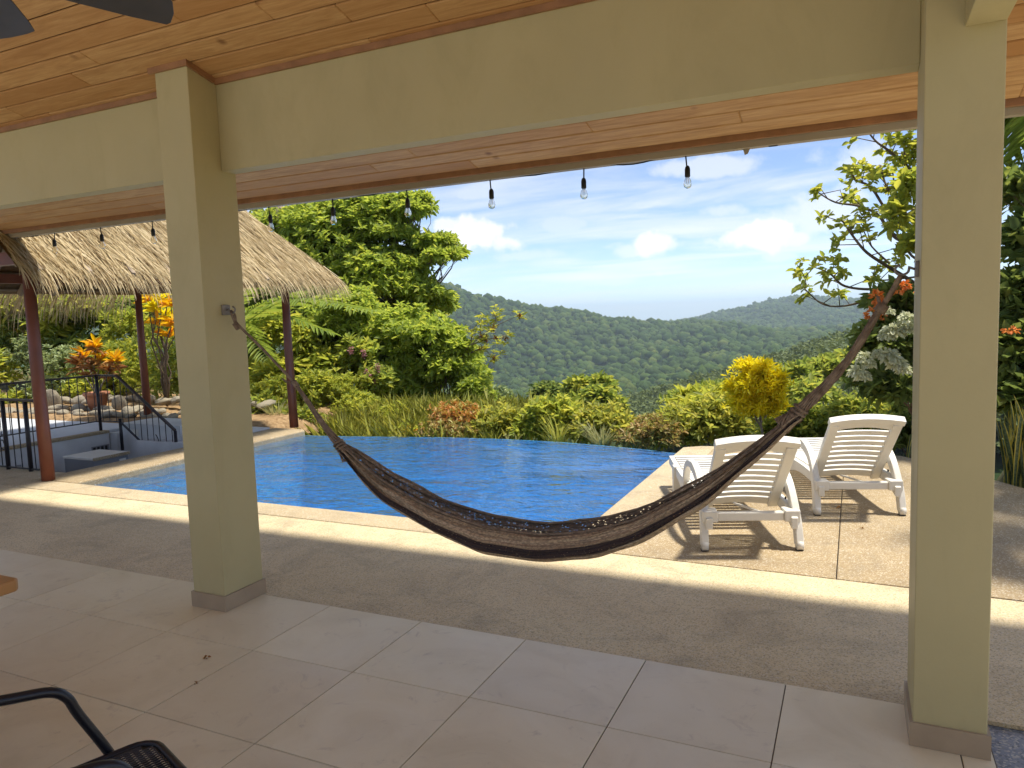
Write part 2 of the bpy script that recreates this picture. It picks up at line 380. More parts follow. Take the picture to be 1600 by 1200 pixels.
    leafmat('leaf_almond', G((0.20, 0.31, 0.034), (0.31, 0.44, 0.045), (0.43, 0.55, 0.06), (0.55, 0.60, 0.08)), 0.62)
    leafmat('leaf_valley', G((0.030, 0.055, 0.014), (0.055, 0.090, 0.020), (0.085, 0.125, 0.026), (0.14, 0.17, 0.04)), 0.3, 0.7)
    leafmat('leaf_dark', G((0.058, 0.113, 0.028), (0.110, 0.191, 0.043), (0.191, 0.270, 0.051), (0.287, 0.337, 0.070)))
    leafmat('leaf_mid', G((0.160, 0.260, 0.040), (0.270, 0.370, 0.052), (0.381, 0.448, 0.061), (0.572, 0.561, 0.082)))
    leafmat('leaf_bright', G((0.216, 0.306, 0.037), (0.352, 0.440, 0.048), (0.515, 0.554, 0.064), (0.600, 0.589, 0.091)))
    leafmat('leaf_yellowgreen', G((0.254, 0.343, 0.037), (0.465, 0.523, 0.052), (0.620, 0.620, 0.070), (0.338, 0.402, 0.040)))
    leafmat('leaf_silver', G((0.158, 0.228, 0.096), (0.280, 0.367, 0.166), (0.385, 0.473, 0.228), (0.490, 0.542, 0.298)), 0.3)
    leafmat('leaf_hedge', G((0.160, 0.224, 0.038), (0.317, 0.382, 0.051), (0.540, 0.539, 0.070), (0.600, 0.561, 0.119), (0.253, 0.314, 0.047)))
    leafmat('leaf_dry', G((0.373, 0.213, 0.095), (0.595, 0.331, 0.142), (0.496, 0.450, 0.119), (0.274, 0.308, 0.070)), 0.3)
    leafmat('leaf_rust', G((0.620, 0.213, 0.070), (0.620, 0.331, 0.119), (0.496, 0.355, 0.095), (0.298, 0.355, 0.070)), 0.35, tint=(1, 0.9, 0.6))
    leafmat('leaf_gold', G((0.74, 0.58, 0.010), (0.82, 0.68, 0.014), (0.84, 0.74, 0.04), (0.62, 0.58, 0.03)), 0.5, tint=(1.25, 1.25, 0.6))
    leafmat('leaf_croton', G((0.80, 0.34, 0.015), (0.84, 0.56, 0.015), (0.86, 0.68, 0.03), (0.76, 0.26, 0.04)), 0.5, tint=(1, 0.85, 0.4))
    leafmat('leaf_bronze', G((0.220, 0.070, 0.030), (0.340, 0.170, 0.050), (0.200, 0.150, 0.050)), 0.3, tint=(1, 0.8, 0.5))
    leafmat('grass_blade', G((0.270, 0.326, 0.040), (0.461, 0.479, 0.060), (0.600, 0.589, 0.101), (0.600, 0.589, 0.201)), 0.35)
    leafmat('grass_pale', G((0.340, 0.360, 0.140), (0.480, 0.480, 0.240), (0.560, 0.530, 0.300), (0.220, 0.270, 0.080)), 0.3)
    leafmat('petal_white', G((0.660, 0.680, 0.460), (0.780, 0.780, 0.580), (0.800, 0.800, 0.680)), 0.35, 0.6, tint=(1, 1, 0.9))
    leafmat('petal_orange', G((0.750, 0.200, 0.040), (0.800, 0.300, 0.060), (0.780, 0.360, 0.140)), 0.35, 0.6, tint=(1, 0.8, 0.6))
    leafmat('petal_pink', G((0.450, 0.130, 0.220), (0.550, 0.220, 0.300), (0.500, 0.250, 0.260)), 0.35, 0.6, tint=(1, 0.8, 0.9))
    leafmat('palm_leaf', G((0.16, 0.26, 0.03), (0.24, 0.36, 0.04), (0.32, 0.44, 0.05), (0.42, 0.48, 0.08)), 0.5); 0 and leafmat('palm_leaf_', G((0.317, 0.404, 0.043), (0.508, 0.561, 0.057), (0.600, 0.589, 0.076), (0.600, 0.589, 0.119)), 0.45)
    # snake plant: banded green centre with yellow margin (uv x across the blade)
    b = NB('snake_leaf'); uv = b.n('ShaderNodeUVMap'); sx = b.n('ShaderNodeSeparateXYZ'); b.L.new(uv.outputs[0], sx.inputs[0])
    e = b.math('ABSOLUTE', b.math('SUBTRACT', sx.outputs[0], 0.5))
    mp = b.n('ShaderNodeMapping'); mp.inputs['Scale'].default_value = (2, 26, 1); b.L.new(uv.outputs[0], mp.inputs[0])
    bands = b.noise(mp.outputs[0], 1.0, 3, 0.6)
    c = b.ramp(bands, [(0.35, (0.035, 0.07, 0.03)), (0.6, (0.13, 0.18, 0.09))])
    b.done(b.bsdf(b.mix(b.ramp(e, [(0.30, 0.0), (0.36, 1.0)]), c, (0.55, 0.47, 0.07)), 0.4))
make_materials()

# ------------------------------------------------------------------ mesh helpers
def link(name, me, mat=None, parent=None):
    o = bpy.data.objects.new(name, me); COL.objects.link(o)
    if mat is not None and me is not None: me.materials.append(MATS[mat])
    if parent is not None: o.parent = parent
    return o
def tag(o, label=None, cat=None, group=None, kind=None):
    if label: o['label'] = label
    if cat: o['category'] = cat
    if group: o['group'] = group
    if kind: o['kind'] = kind
    return o
def thing(name, label, cat, loc=(0, 0, 0), rz=0.0, group=None):
    o = bpy.data.objects.new(name, None); COL.objects.link(o)
    o.empty_display_size = 0.1
    o.location = loc; o.rotation_euler = (0, 0, rz)
    return tag(o, label, cat, group)

class MB:
    """collects shapes; build() links them as one mesh object"""
    def __init__(s): s.v = []; s.f = []
    def add(s, vs_, fs_):
        k = len(s.v); s.v += [tuple(map(float, p)) for p in vs_]; s.f += [tuple(i + k for i in f) for f in fs_]
        return s
    def box(s, a, b):
        (x0, y0, z0), (x1, y1, z1) = a, b
        return s.add([(x0, y0, z0), (x1, y0, z0), (x1, y1, z0), (x0, y1, z0), (x0, y0, z1), (x1, y0, z1), (x1, y1, z1), (x0, y1, z1)],
                     [(0, 3, 2, 1), (4, 5, 6, 7), (0, 1, 5, 4), (1, 2, 6, 5), (2, 3, 7, 6), (3, 0, 4, 7)])
    def bar(s, p, q, w, h, up=(0, 0, 1)):
        p = np.array(p, float); q = np.array(q, float); d = q - p; d /= np.linalg.norm(d)
        sd = np.cross(d, up); n = np.linalg.norm(sd); sd = np.array([1., 0, 0]) if n < 1e-6 else sd / n
        u = np.cross(sd, d); V = []
        for c in (p, q):
            for a, b in ((-1, -1), (1, -1), (1, 1), (-1, 1)): V.append(c + sd * a * w / 2 + u * b * h / 2)
        return s.add(V, [(0, 1, 2, 3), (7, 6, 5, 4), (0, 4, 5, 1), (1, 5, 6, 2), (2, 6, 7, 3), (3, 7, 4, 0)])
    def tube(s, pts, rad, n=8, caps=True):
        pts = [np.array(p, float) for p in pts]; m = len(pts)
        if not hasattr(rad, '__len__'): rad = [rad] * m
        V = []; F = []; prev = None
        for i, p in enumerate(pts):
            t = pts[min(i + 1, m - 1)] - pts[max(i - 1, 0)]; t /= (np.linalg.norm(t) + 1e-9)
            if prev is None:
                a = np.array([0, 0, 1.]) if abs(t[2]) < 0.9 else np.array([1., 0, 0])
                u = np.cross(t, a)
            else: u = prev - t * (prev @ t)
            u /= (np.linalg.norm(u) + 1e-9); prev = u; w = np.cross(t, u)
            for k in range(n):
                an = 2 * math.pi * k / n; V.append(p + (u * math.cos(an) + w * math.sin(an)) * rad[i])
        for i in range(m - 1):
            for k in range(n):
                a = i * n + k; b2 = i * n + (k + 1) % n; F.append((a, b2, b2 + n, a + n))
        if caps: F.append(tuple(range(n - 1, -1, -1))); F.append(tuple((m - 1) * n + k for k in range(n)))
        return s.add(V, F)
    def lathe(s, prof, c=(0, 0, 0), n=16):
        V = []; F = []
        for (r, z) in prof:
            for k in range(n):
                a = 2 * math.pi * k / n; V.append((c[0] + r * math.cos(a), c[1] + r * math.sin(a), c[2] + z))
        for i in range(len(prof) - 1):
            for k in range(n):
                a = i * n + k; b2 = i * n + (k + 1) % n; F.append((a, b2, b2 + n, a + n))
        F.append(tuple(range(n - 1, -1, -1))); F.append(tuple((len(prof) - 1) * n + k for k in range(n)))
        return s.add(V, F)
    def prism(s, poly, z0, z1):
        n = len(poly); V = [(x, y, z0) for x, y in poly] + [(x, y, z1) for x, y in poly]
        F = [tuple(range(n - 1, -1, -1)), tuple(range(n, 2 * n))] + [(i, (i + 1) % n, (i + 1) % n + n, i + n) for i in range(n)]
        return s.add(V, F)
    def build(s, name, mat, parent=None, smooth=False, bevel=0.0, seg=2):
        me = bpy.data.meshes.new(name); me.from_pydata(s.v, [], s.f); me.update()
        if bevel > 0:
            bm = bmesh.new(); bm.from_mesh(me); bmesh.ops.remove_doubles(bm, verts=bm.verts, dist=1e-6)
            es = [e for e in bm.edges if len(e.link_faces) == 2 and e.calc_face_angle(0) > 0.6]
            bmesh.ops.bevel(bm, geom=es, offset=bevel, segments=seg, affect='EDGES', profile=0.5, clamp_overlap=True)
            bm.to_mesh(me); bm.free()
        if smooth: me.polygons.foreach_set('use_smooth', [True] * len(me.polygons))
        return link(name, me, mat, parent)

def np_mesh(name, V, Q, mat, parent=None, smooth=False, uv=None):
    """V (n,3) float, Q (m,4) int quads"""
    me = bpy.data.meshes.new(name); V = np.ascontiguousarray(V, np.float32); Q = np.ascontiguousarray(Q, np.int32)
    k = Q.shape[1]
    me.vertices.add(len(V)); me.vertices.foreach_set('co', V.ravel())
    me.loops.add(Q.size); me.loops.foreach_set('vertex_index', Q.ravel())
    me.polygons.add(len(Q)); me.polygons.foreach_set('loop_start', np.arange(0, Q.size, k, dtype=np.int32))
    if uv is not None:
        l = me.uv_layers.new(name='UVMap'); l.data.foreach_set('uv', np.ascontiguousarray(uv[Q.ravel()], np.float32).ravel())
    me.update(calc_edges=True)
    if smooth: me.polygons.foreach_set('use_smooth', np.ones(len(Q), bool))
    return link(name, me, mat, parent)

def nrm(a): return a / (np.linalg.norm(a, axis=-1, keepdims=True) + 1e-9)
def rdir(n):
    return nrm(rng.normal(size=(n, 3)))

def leaf_arrays(P, D, Ln, Wd, fold=0.25, curl=0.25, flat=None):
    """one folded, curved leaf per row: six corners, two faces"""
    N = len(P); D = nrm(D)
    ref = flat if flat is not None else nrm(np.array([0, 0, 1.0]) + rng.normal(size=(N, 3)) * 0.45)
    S = nrm(np.cross(D, ref)); U = np.cross(S, D)
    Ln = Ln.reshape(-1, 1); Wd = Wd.reshape(-1, 1)
    def pt(t, w, up): return P + D * Ln * t + S * Wd * w + U * (up * Wd - curl * Ln * t * t)
    V = np.stack([pt(0, 0, 0), pt(.36, -.46, fold), pt(.72, -.38, fold * .8), pt(1, 0, 0), pt(.72, .38, fold * .8), pt(.36, .46, fold)], 1).reshape(-1, 3)
    b = (np.arange(N) * 6).reshape(-1, 1)
    Q = np.concatenate([b + np.array([[0, 3, 2, 1]]), b + np.array([[0, 5, 4, 3]])], 0)
    return V, Q

def leaves(name, mat, parent, P, D, ln, wr=0.45, fold=0.25, curl=0.25, flat=None):
    N = len(P); Ln = ln * rng.uniform(0.65, 1.25, N); V, Q = leaf_arrays(np.asarray(P), np.asarray(D), Ln, Ln * wr, fold, curl, flat)
    return np_mesh(name, V, Q, mat, parent)

def whorls(C, A, per, ln, spread=0.9, jit=0.3, up=0.15):
    """rosettes of leaves around twig ends C with axes A -> leaf bases and directions"""
    n = len(C); A = nrm(A)
    h = nrm(np.cross(A, nrm(rng.normal(size=(n, 3))))); k = np.cross(A, h)
    ang = (np.arange(per)[None] / per * 2 * np.pi + rng.uniform(0, 6.28, (n, 1)) + rng.normal(0, .3, (n, per)))
    sp = spread * rng.uniform(.7, 1.2, (n, per))
    D = (A[:, None] * np.cos(sp)[..., None] + (h[:, None] * np.cos(ang)[..., None] + k[:, None] * np.sin(ang)[..., None]) * np.sin(sp)[..., None])
    D = D + rng.normal(0, jit * .4, D.shape) + np.array([0, 0, up])
    B = C[:, None] - A[:, None] * (rng.uniform(0, 1, (n, per)) * ln * .6)[..., None]
    return B.reshape(-1, 3), nrm(D.reshape(-1, 3))

def blob_pts(c, r, n, inner=0.45):
    d = rdir(n); d[:, 2] = np.where(d[:, 2] < -0.55, -d[:, 2], d[:, 2])
    q = rng.uniform(inner ** 2, 1, n) ** 0.5
    return np.array(c) + d * np.array(r) * q[:, None], d

def crown(name, mat, parent, blobs, per_twig=7, ln=0.14, wr=0.45, dens=1.0, spread=0.95, inner=0.45, curl=0.25, lump=0.25):
    """blobs: (centre, radii, twigs)"""
    Bs = []; Ds = []
    for c, r, n in blobs:
        n = max(3, int(n * dens))
        p, d = blob_pts(c, r, n, inner)
        # gather twigs into tufts so that gaps open between them
        m = max(3, n // 9); t, td = blob_pts(c, r, m, inner)
        pick = rng.integers(0, m, n); p = p * (1 - lump) + t[pick] * lump
        p = p + rng.normal(0, .04, p.shape)
        a = nrm(d + np.array([0, 0, .5]))
        b, dd = whorls(p, a, per_twig, ln, spread); Bs.append(b); Ds.append(dd)
    return leaves(name, mat, parent, np.concatenate(Bs), np.concatenate(Ds), ln, wr, curl=curl)

def limb(mb, p, q, r0, r1, n=6, seg=5, wob=0.08):
    p = np.array(p, float); q = np.array(q, float); L = np.linalg.norm(q - p); pts = []
    for i in range(seg + 1):
        t = i / seg; w = math.sin(t * math.pi) * wob * L
        pts.append(p * (1 - t) + q * t + np.array([rnd.uniform(-w, w), rnd.uniform(-w, w), rnd.uniform(0, w)]))
    mb.tube(pts, [r0 + (r1 - r0) * i / seg for i in range(seg + 1)], n)
    return pts

def tree(name, label, cat, base, blobs, leaf, ln, wr=0.45, per=7, r=0.12, bark='bark', dens=1.0, group=None, twigs=4, **kw):
    base = np.array(base, float)
    t = thing(name, label, cat, tuple(base), group=group)
    loc = [(np.array(c) - base, rr, n) for c, rr, n in blobs]
    mb = MB()
    top = np.mean([c for c, _, _ in loc], 0); fork = top * np.array([.5, .5, .45])
    limb(mb, (0, 0, -.4), fork, r, r * .7, 8)
    for c, rr, n in loc:
        pts = limb(mb, fork * rnd.uniform(.75, 1.0), c, r * .36, r * .10, 6)
        for k in range(twigs):
            d = rdir(1)[0]; d[2] = abs(d[2]) * .8
            limb(mb, pts[rnd.randint(2, 4)], c + d * np.array(rr) * .85, r * .14, r * .04, 4, 3)
    mb.build('trunk', bark, t, True)
    crown('crown', leaf, t, loc, per, ln, wr, dens, **kw)
    return t

def bl(px, py, Y, rx, ry, n, deep=None):
    """crown lump seen at photograph position px,py at depth Y, half size rx,ry in photograph pixels"""
    c = at(px, py, Y); k = (c - CAMP) @ FW / FPX
    return (c, (rx * k, (deep if deep else rx * k), ry * k), n)

def blades(name, mat, parent, base, n, h, w, spread, lean=0.5, seg=4, rad=0.1):
    """arching grass blades from a tuft"""
    a = rng.uniform(0, 2 * np.pi, n); rr = rad * np.sqrt(rng.uniform(0, 1, n))
    P = np.array(base) + np.stack([np.cos(a) * rr, np.sin(a) * rr, np.zeros(n)], 1)
    a2 = a + rng.normal(0, .5, n); H = h * rng.uniform(.55, 1.15, n); S = spread * rng.uniform(.3, 1.2, n)
    out = np.stack([np.cos(a2), np.sin(a2), np.zeros(n)], 1); side = np.stack([-np.sin(a2), np.cos(a2), np.zeros(n)], 1)
    V = []
    for i in range(seg + 1):
        t = i / seg; z = H * (t - lean * t * t * .6); o = S * t ** 1.7; ww = w * (1 - t ** 2.2) + .0006
        c = P + out * o[:, None] + np.array([0, 0, 1.]) * z[:, None]
        V.append(c - side * ww / 2); V.append(c + side * ww / 2)
    V = np.stack(V, 1).reshape(-1, 3); b = (np.arange(n) * (2 * seg + 2)).reshape(-1, 1); Q = []
    for i in range(seg): Q.append(b + np.array([[2 * i, 2 * i + 1, 2 * i + 3, 2 * i + 2]]))
    return np_mesh(name, V, np.concatenate(Q, 0), mat, parent)

# ------------------------------------------------------------------ terrain, sea, air
def _keys(rows):
    a = []
    for x, y in rows:
        d = ray(x, y); a.append((math.atan2(d[0], d[1]), d[2] / math.hypot(d[0], d[1])))
    a.sort(); return np.array(a)
RID = [(330, _keys([(300, 668), (700, 668), (900, 655), (1000, 642), (1100, 614), (1200, 584), (1320, 548), (1500, 522), (1800, 510)])),
       (520, _keys([(300, 676), (700, 676), (900, 664), (1000, 650), (1100, 626), (1200, 600), (1320, 566), (1500, 540), (1800, 525)])),
       (900, _keys([(300, 610), (600, 622), (800, 612), (1000, 596), (1100, 578), (1200, 563), (1320, 552), (1500, 530), (1800, 520)])),
       (1500, _keys([(200, 454), (500, 444), (640, 448), (700, 457), (760, 467), (850, 487), (950, 502), (1050, 511), (1100, 510), (1200, 520), (1500, 520), (1800, 520)])),
       (1800, _keys([(200, 470), (500, 460), (700, 474), (850, 500), (1050, 518), (1200, 526), (1800, 530)])),
       (3000, _keys([(200, 480), (700, 504), (1000, 507), (1060, 504), (1100, 497), (1150, 485), (1200, 473), (1260, 466), (1330, 470), (1400, 466), (1500, 458), (1800, 452)])),
       (3500, _keys([(200, 500), (700, 520), (1060, 520), (1200, 496), (1260, 488), (1500, 480), (1800, 475)]))]
def sst(x, a, b):
    t = np.clip((x - a) / (b - a), 0, 1); return t * t * (3 - 2 * t)
def fnoise(x, y, s, k):
    r = np.random.default_rng(k); o = 0
    for i in range(6):
        a, p = r.uniform(0, 6.28, 2); f = (1.0 + .55 * i) / s
        o = o + np.sin((x * math.cos(a) + y * math.sin(a)) * 6.28 * f + p) / (1 + .5 * i)
    return o / 2.5
def far_h(az, r):
    lr = np.log(r); zs = [np.full_like(az, -21.0)]; ls = [math.log(75)]
    for rr, k in RID:
        zs.append(CAM_H + rr * np.interp(az, k[:, 0], k[:, 1])); ls.append(math.log(rr))
    zs.append(np.full_like(az, -240.0)); ls.append(math.log(5200)); zs.append(np.full_like(az, -240.0)); ls.append(math.log(20000))
    zs = np.array(zs); ls = np.array(ls); out = np.zeros_like(az)
    i = np.clip(np.searchsorted(ls, lr, side='right') - 1, 0, len(ls) - 2)
    t = np.clip((lr - ls[i]) / (ls[i + 1] - ls[i]), 0, 1); t = t * t * (3 - 2 * t)
    idx = np.arange(len(az)); return zs[i, idx] * (1 - t) + zs[i + 1, idx] * t
def near_h(x, y):
    drop = -1.0 - 0.28 * np.maximum(0, y - 9.2)
    garden = 0.0 + 0.10 * np.maximum(0, y - 10.5)
    z = drop + (garden - drop) * sst(-x - .9 * np.maximum(0, y - 11), 7.4, 8.6) * (1 - sst(y, 15, 26))
    side = -0.10 + 0.02 * np.maximum(0, x - 1.5)
    z = z + (side - z) * sst(x, 1.2, 1.9) * (1 - sst(y, 9.5, 14))
    under = (sst(y, -40, -39)) * (1 - sst(y, 8.35, 8.55)) * (1 - sst(x, 1.05, 1.3)) * sst(x, -30, -29)
    under2 = (1 - sst(y, 9.0, 9.2)) * sst(x, -7.9, -7.7) * (1 - sst(x, -1.2, -.9))
    under = np.maximum(under, under2)
    return z + (-1.9 - z) * under
def height(x, y):
    r = np.hypot(x, y); az = np.arctan2(x, y)
    f = far_h(az, np.maximum(r, 76)) + (fnoise(x, y, 260, 3) + .6 * fnoise(x, y, 110, 4)) * np.clip(r - 250, 0, 1300) * 0.0058
    k = sst(np.log(np.maximum(r, 1)), math.log(28), math.log(80))
    return near_h(x, y) * (1 - k) + f * k
def terrain():
    az = np.concatenate([np.linspace(R(-75), R(40), 640), np.linspace(R(40), R(285), 200)[1:-1]])
    rr = np.exp(np.linspace(math.log(2.5), math.log(9400), 150))
    A, RR = np.meshgrid(az, rr); x = (np.sin(A) * RR).ravel(); y = (np.cos(A) * RR).ravel()
    V = np.stack([x, y, height(x, y)], 1); n = len(az); m = len(rr)
    i, j = np.meshgrid(np.arange(m - 1), np.arange(n), indexing='ij'); j2 = (j + 1) % n
    Q = np.stack([i * n + j, (i + 1) * n + j, (i + 1) * n + j2, i * n + j2], -1).reshape(-1, 4)
    tag(np_mesh('terrain', V, Q, 'soil', smooth=True), kind='structure')
    s = MB(); N = 64
    s.add([(9400 * math.cos(2 * math.pi * k / N), 9400 * math.sin(2 * math.pi * k / N), -165) for k in range(N)], [tuple(range(N))])
    tag(s.build('sea', 'sea'), kind='structure')
terrain()

def far_forest():
    # crowns of the wooded slopes; hidden ones are left out
    n = 120000
    az = rng.uniform(R(-60), R(24), n); r = np.exp(rng.uniform(math.log(110), math.log(3350), n))
    keep = rng.uniform(0, 1, n) < np.clip((r / 1400) ** 0.7, .08, 1); az, r = az[keep], r[keep]
    x, y = np.sin(az) * r, np.cos(az) * r; z = height(x, y)
    # horizon line per azimuth bin
    ga = np.linspace(R(-60), R(24), 420); gr = np.exp(np.linspace(math.log(90), math.log(3400), 160))
    GA, GR = np.meshgrid(ga, gr, indexing='ij'); GZ = height((np.sin(GA) * GR).ravel(), (np.cos(GA) * GR).ravel()).reshape(GA.shape)
    te = (GZ - CAM_H) / GR; run = np.maximum.accumulate(te, 1)
    ia = np.clip(((az - ga[0]) / (ga[1] - ga[0])).astype(int), 0, 419); ir = np.clip(np.searchsorted(gr, r * .985) - 1, 0, 159)
    rad = np.exp(rng.normal(1.26, .55, len(r))) * (np.clip(r, 200, 3000) / 900) ** 0.35
    vis = (z + rad * 1.6 - CAM_H) / r > run[ia, ir] - .002
    x, y, z, rad, r = x[vis], y[vis], z[vis], rad[vis], r[vis]
    print('far crowns', len(x))
    bm = bmesh.new(); bmesh.ops.create_icosphere(bm, subdivisions=2, radius=1.0)
    tv = np.array([v.co[:] for v in bm.verts]); tf = np.array([[v.index for v in f.verts] for f in bm.faces if f.calc_center_median().z > -.25]); bm.free()
    used = np.unique(tf); remap = -np.ones(len(tv), int); remap[used] = np.arange(len(used)); tv = tv[used]; tf = remap[tf]
    bm = bmesh.new(); bmesh.ops.create_icosphere(bm, subdivisions=1, radius=1.0)
    sv = np.array([v.co[:] for v in bm.verts]); sf = np.array([[v.index for v in f.verts] for f in bm.faces if f.calc_center_median().z > -.25]); bm.free()
    used = np.unique(sf); remap = -np.ones(len(sv), int); remap[used] = np.arange(len(used)); sv = sv[used]; sf = remap[sf]
    rad = np.minimum(rad, np.where(r < 700, 4.6, 9.0))
    VV = []; FF = []; off = 0
    sel = r >= 650; X = np.stack([x[sel], y[sel], z[sel]], 1); q = rad[sel]; m = len(X)
    jit = rng.uniform(.74, 1.2, (m, len(sv), 1)); sc = np.stack([q * rng.uniform(.8, 1.3, m), q * rng.uniform(.8, 1.3, m), q * rng.uniform(.6, 1.2, m)], 1)
    P = X[:, None] + sv[None] * jit * sc[:, None] + np.array([0, 0, 1.]) * (q * .55)[:, None, None]
    tag(np_mesh('far_forest', P.reshape(-1, 3), (sf[None] + (np.arange(m) * len(sv))[:, None, None]).reshape(-1, 3), 'far_wood', smooth=True), 'wooded green hillsides across the valley', 'forest', kind='stuff')
    # nearer woodland in the valley: crowns of leaf clumps
    sel = (r < 650); X = np.stack([x[sel], y[sel], z[sel]], 1); q = rad[sel]; m = len(X); K = 90
    d = rdir(m * K).reshape(m, K, 3); d[..., 2] = np.abs(d[..., 2]) * 1.0 - .12
    lob = 1 + .28 * np.sin(d[..., 0] * 5 + rng.uniform(0, 6, (m, 1))) * np.cos(d[..., 1] * 4 + rng.uniform(0, 6, (m, 1)))
    P = X[:, None] + d * (q[:, None] * lob * rng.uniform(.7, 1.05, (m, K)))[..., None] * np.array([1.1, 1.1, .9]) + np.array([0, 0, 1.]) * (q * .9)[:, None, None]
    size = (q[:, None] * rng.uniform(.22, .42, (m, K))).reshape(-1)
    V, Q = leaf_arrays(P.reshape(-1, 3), nrm(d.reshape(-1, 3) * (1, 1, .3) + rng.normal(0, .5, (m * K, 3))), size, size * .8, .15, .2)
    print('valley crowns', m)
    tag(np_mesh('valley_wood', V, Q, 'leaf_valley'), 'bushy woodland on the valley slope beyond the hedge', 'woodland', kind='stuff')
far_forest()

def haze():
    b = NB('haze_air'); v = b.n('ShaderNodeVolumePrincipled')
    v.inputs['Color'].default_value = (0.72, 0.86, 1.0, 1); v.inputs['Density'].default_value = HAZE; v.inputs['Anisotropy'].default_value = 0.2
    b.L.new(v.outputs[0], b.out.inputs['Volume'])
    o = MB().box((-9700, -9700, -320), (9700, 9700, 110)).build('haze', 'haze_air')
    tag(o, 'pale blue haze over the far hills', 'haze', kind='stuff')
HAZE = 0.00017
haze()

# ------------------------------------------------------------------ floor, deck, pool
def floor():
    f = MB().box((-9.3, -0.85, -0.14), (0.455, 3.146, -0.006)).build('floor', 'grout')
    tag(f, kind='structure')
    xs = [-9.25 + 0.6 * k for k in range(17)] + [0.452]; ys = [3.146, 2.558, 1.958, 1.358, 0.758, 0.158, -0.442]
    cache = {}
    for j in range(len(ys) - 1):
        for i in range(len(xs) - 1):
            w, h = round(xs[i + 1] - xs[i], 3), round(ys[j] - ys[j + 1], 3); g = 0.0024
            if (w, h) not in cache:
                o = MB().box((-w / 2 + g, -h / 2 + g, -.010), (w / 2 - g, h / 2 - g, 0)).build('tile', 'floor_tile', f, bevel=.0012, seg=1); cache[(w, h)] = o.data
            else: o = link('tile', cache[(w, h)], None, f)
            o.location = ((xs[i] + xs[i + 1]) / 2, (ys[j] + ys[j + 1]) / 2, rnd.uniform(-.0006, .0004))
    MB().box((-9.25, -.84, -.010), (0.452, -0.4445, -.0004)).build('tile_field', 'floor_tile', f)
floor()

POOL_FAR = [(-7.38, 8.36), (-6.9, 8.42), (-6.45, 8.50), (-5.8, 8.62), (-5.12, 8.73), (-4.3, 8.80), (-3.5, 8.77), (-2.9, 8.68), (-2.33, 8.55), (-1.80, 8.38)]
def deck():
    d = MB().box((-16, 3.150, -.30), (3.5, 4.556, -.030)).build('deck', 'grey_concrete'); tag(d, kind='structure')
    def slab(poly, mat, name='slab', top=-.006, bev=.006):
        return MB().prism(poly, -.028, top).build(name, mat, d, bevel=bev, seg=2)
    slab([(-16, 3.152), (3.5, 3.152), (3.5, 4.45), (-.1, 4.535), (-1.6, 4.553), (-16, 4.553)], 'pebble_wash', 'pebble_strip', -.010, .002)
    # rim of the pool
    def arc(cx, cy, r, a0, a1, n=8): return [(cx + r * math.cos(R(a0 + (a1 - a0) * i / n)), cy + r * math.sin(R(a0 + (a1 - a0) * i / n))) for i in range(n + 1)]
    c = MB().prism([(-8.03, 4.863), (-7.36, 4.863)] + arc(-7.50, 8.34, .14, 0, 90, 6) + [(-8.03, 8.50)], -.16, 0.0).build('pool_coping', 'slab_wash', d, bevel=.022, seg=3)
    MB().prism([(-16, 4.557), (-1.802, 4.557), (-1.802, 4.860), (-16, 4.860)], -.16, -.004).build('pool_coping', 'fine_wash', d, bevel=.012)
    MB().prism([(-1.799, 4.557), (-1.452, 4.553), (-1.452, 8.60), (-1.62, 8.57), (-1.80, 8.44)], -.30, -.003).build('pool_coping', 'fine_wash', d, bevel=.012)
    MB().prism([(-1.8, 4.557), (3.5, 4.46), (3.5, 6), (1.75, 6.7), (1.3, 7.3), (1.1, 7.62), (.85, 8.1), (.45, 8.52), (0, 8.68), (-.7, 8.72), (-1.45, 8.60)], -1.2, -.030).build('slab_base', 'grey_concrete', d)
    slab([(-1.447, 4.557), (-.088, 4.540), (-.088, 8.69), (-.7, 8.70), (-1.447, 8.59)], 'slab_wash')
    slab([(-.083, 4.540), (1.35, 4.516), (1.35, 7.22), (1.3, 7.3), (1.1, 7.62), (.85, 8.1), (.45, 8.52), (0, 8.66), (-.083, 8.68)], 'slab_wash')
    slab([(1.355, 4.514), (3.5, 4.466), (3.5, 6), (1.75, 6.7), (1.355, 7.21)], 'slab_wash')
    MB().box((0.459, -.89, -.25), (1.0, 3.147, -.035)).build('side_pad', 'grey_concrete', d)
    MB().prism([(-16, 4.8605), (-8.035, 4.8605), (-8.035, 5.20), (-16, 5.20)], -1.0, -.006).build('slab', 'fine_wash', d)
deck()

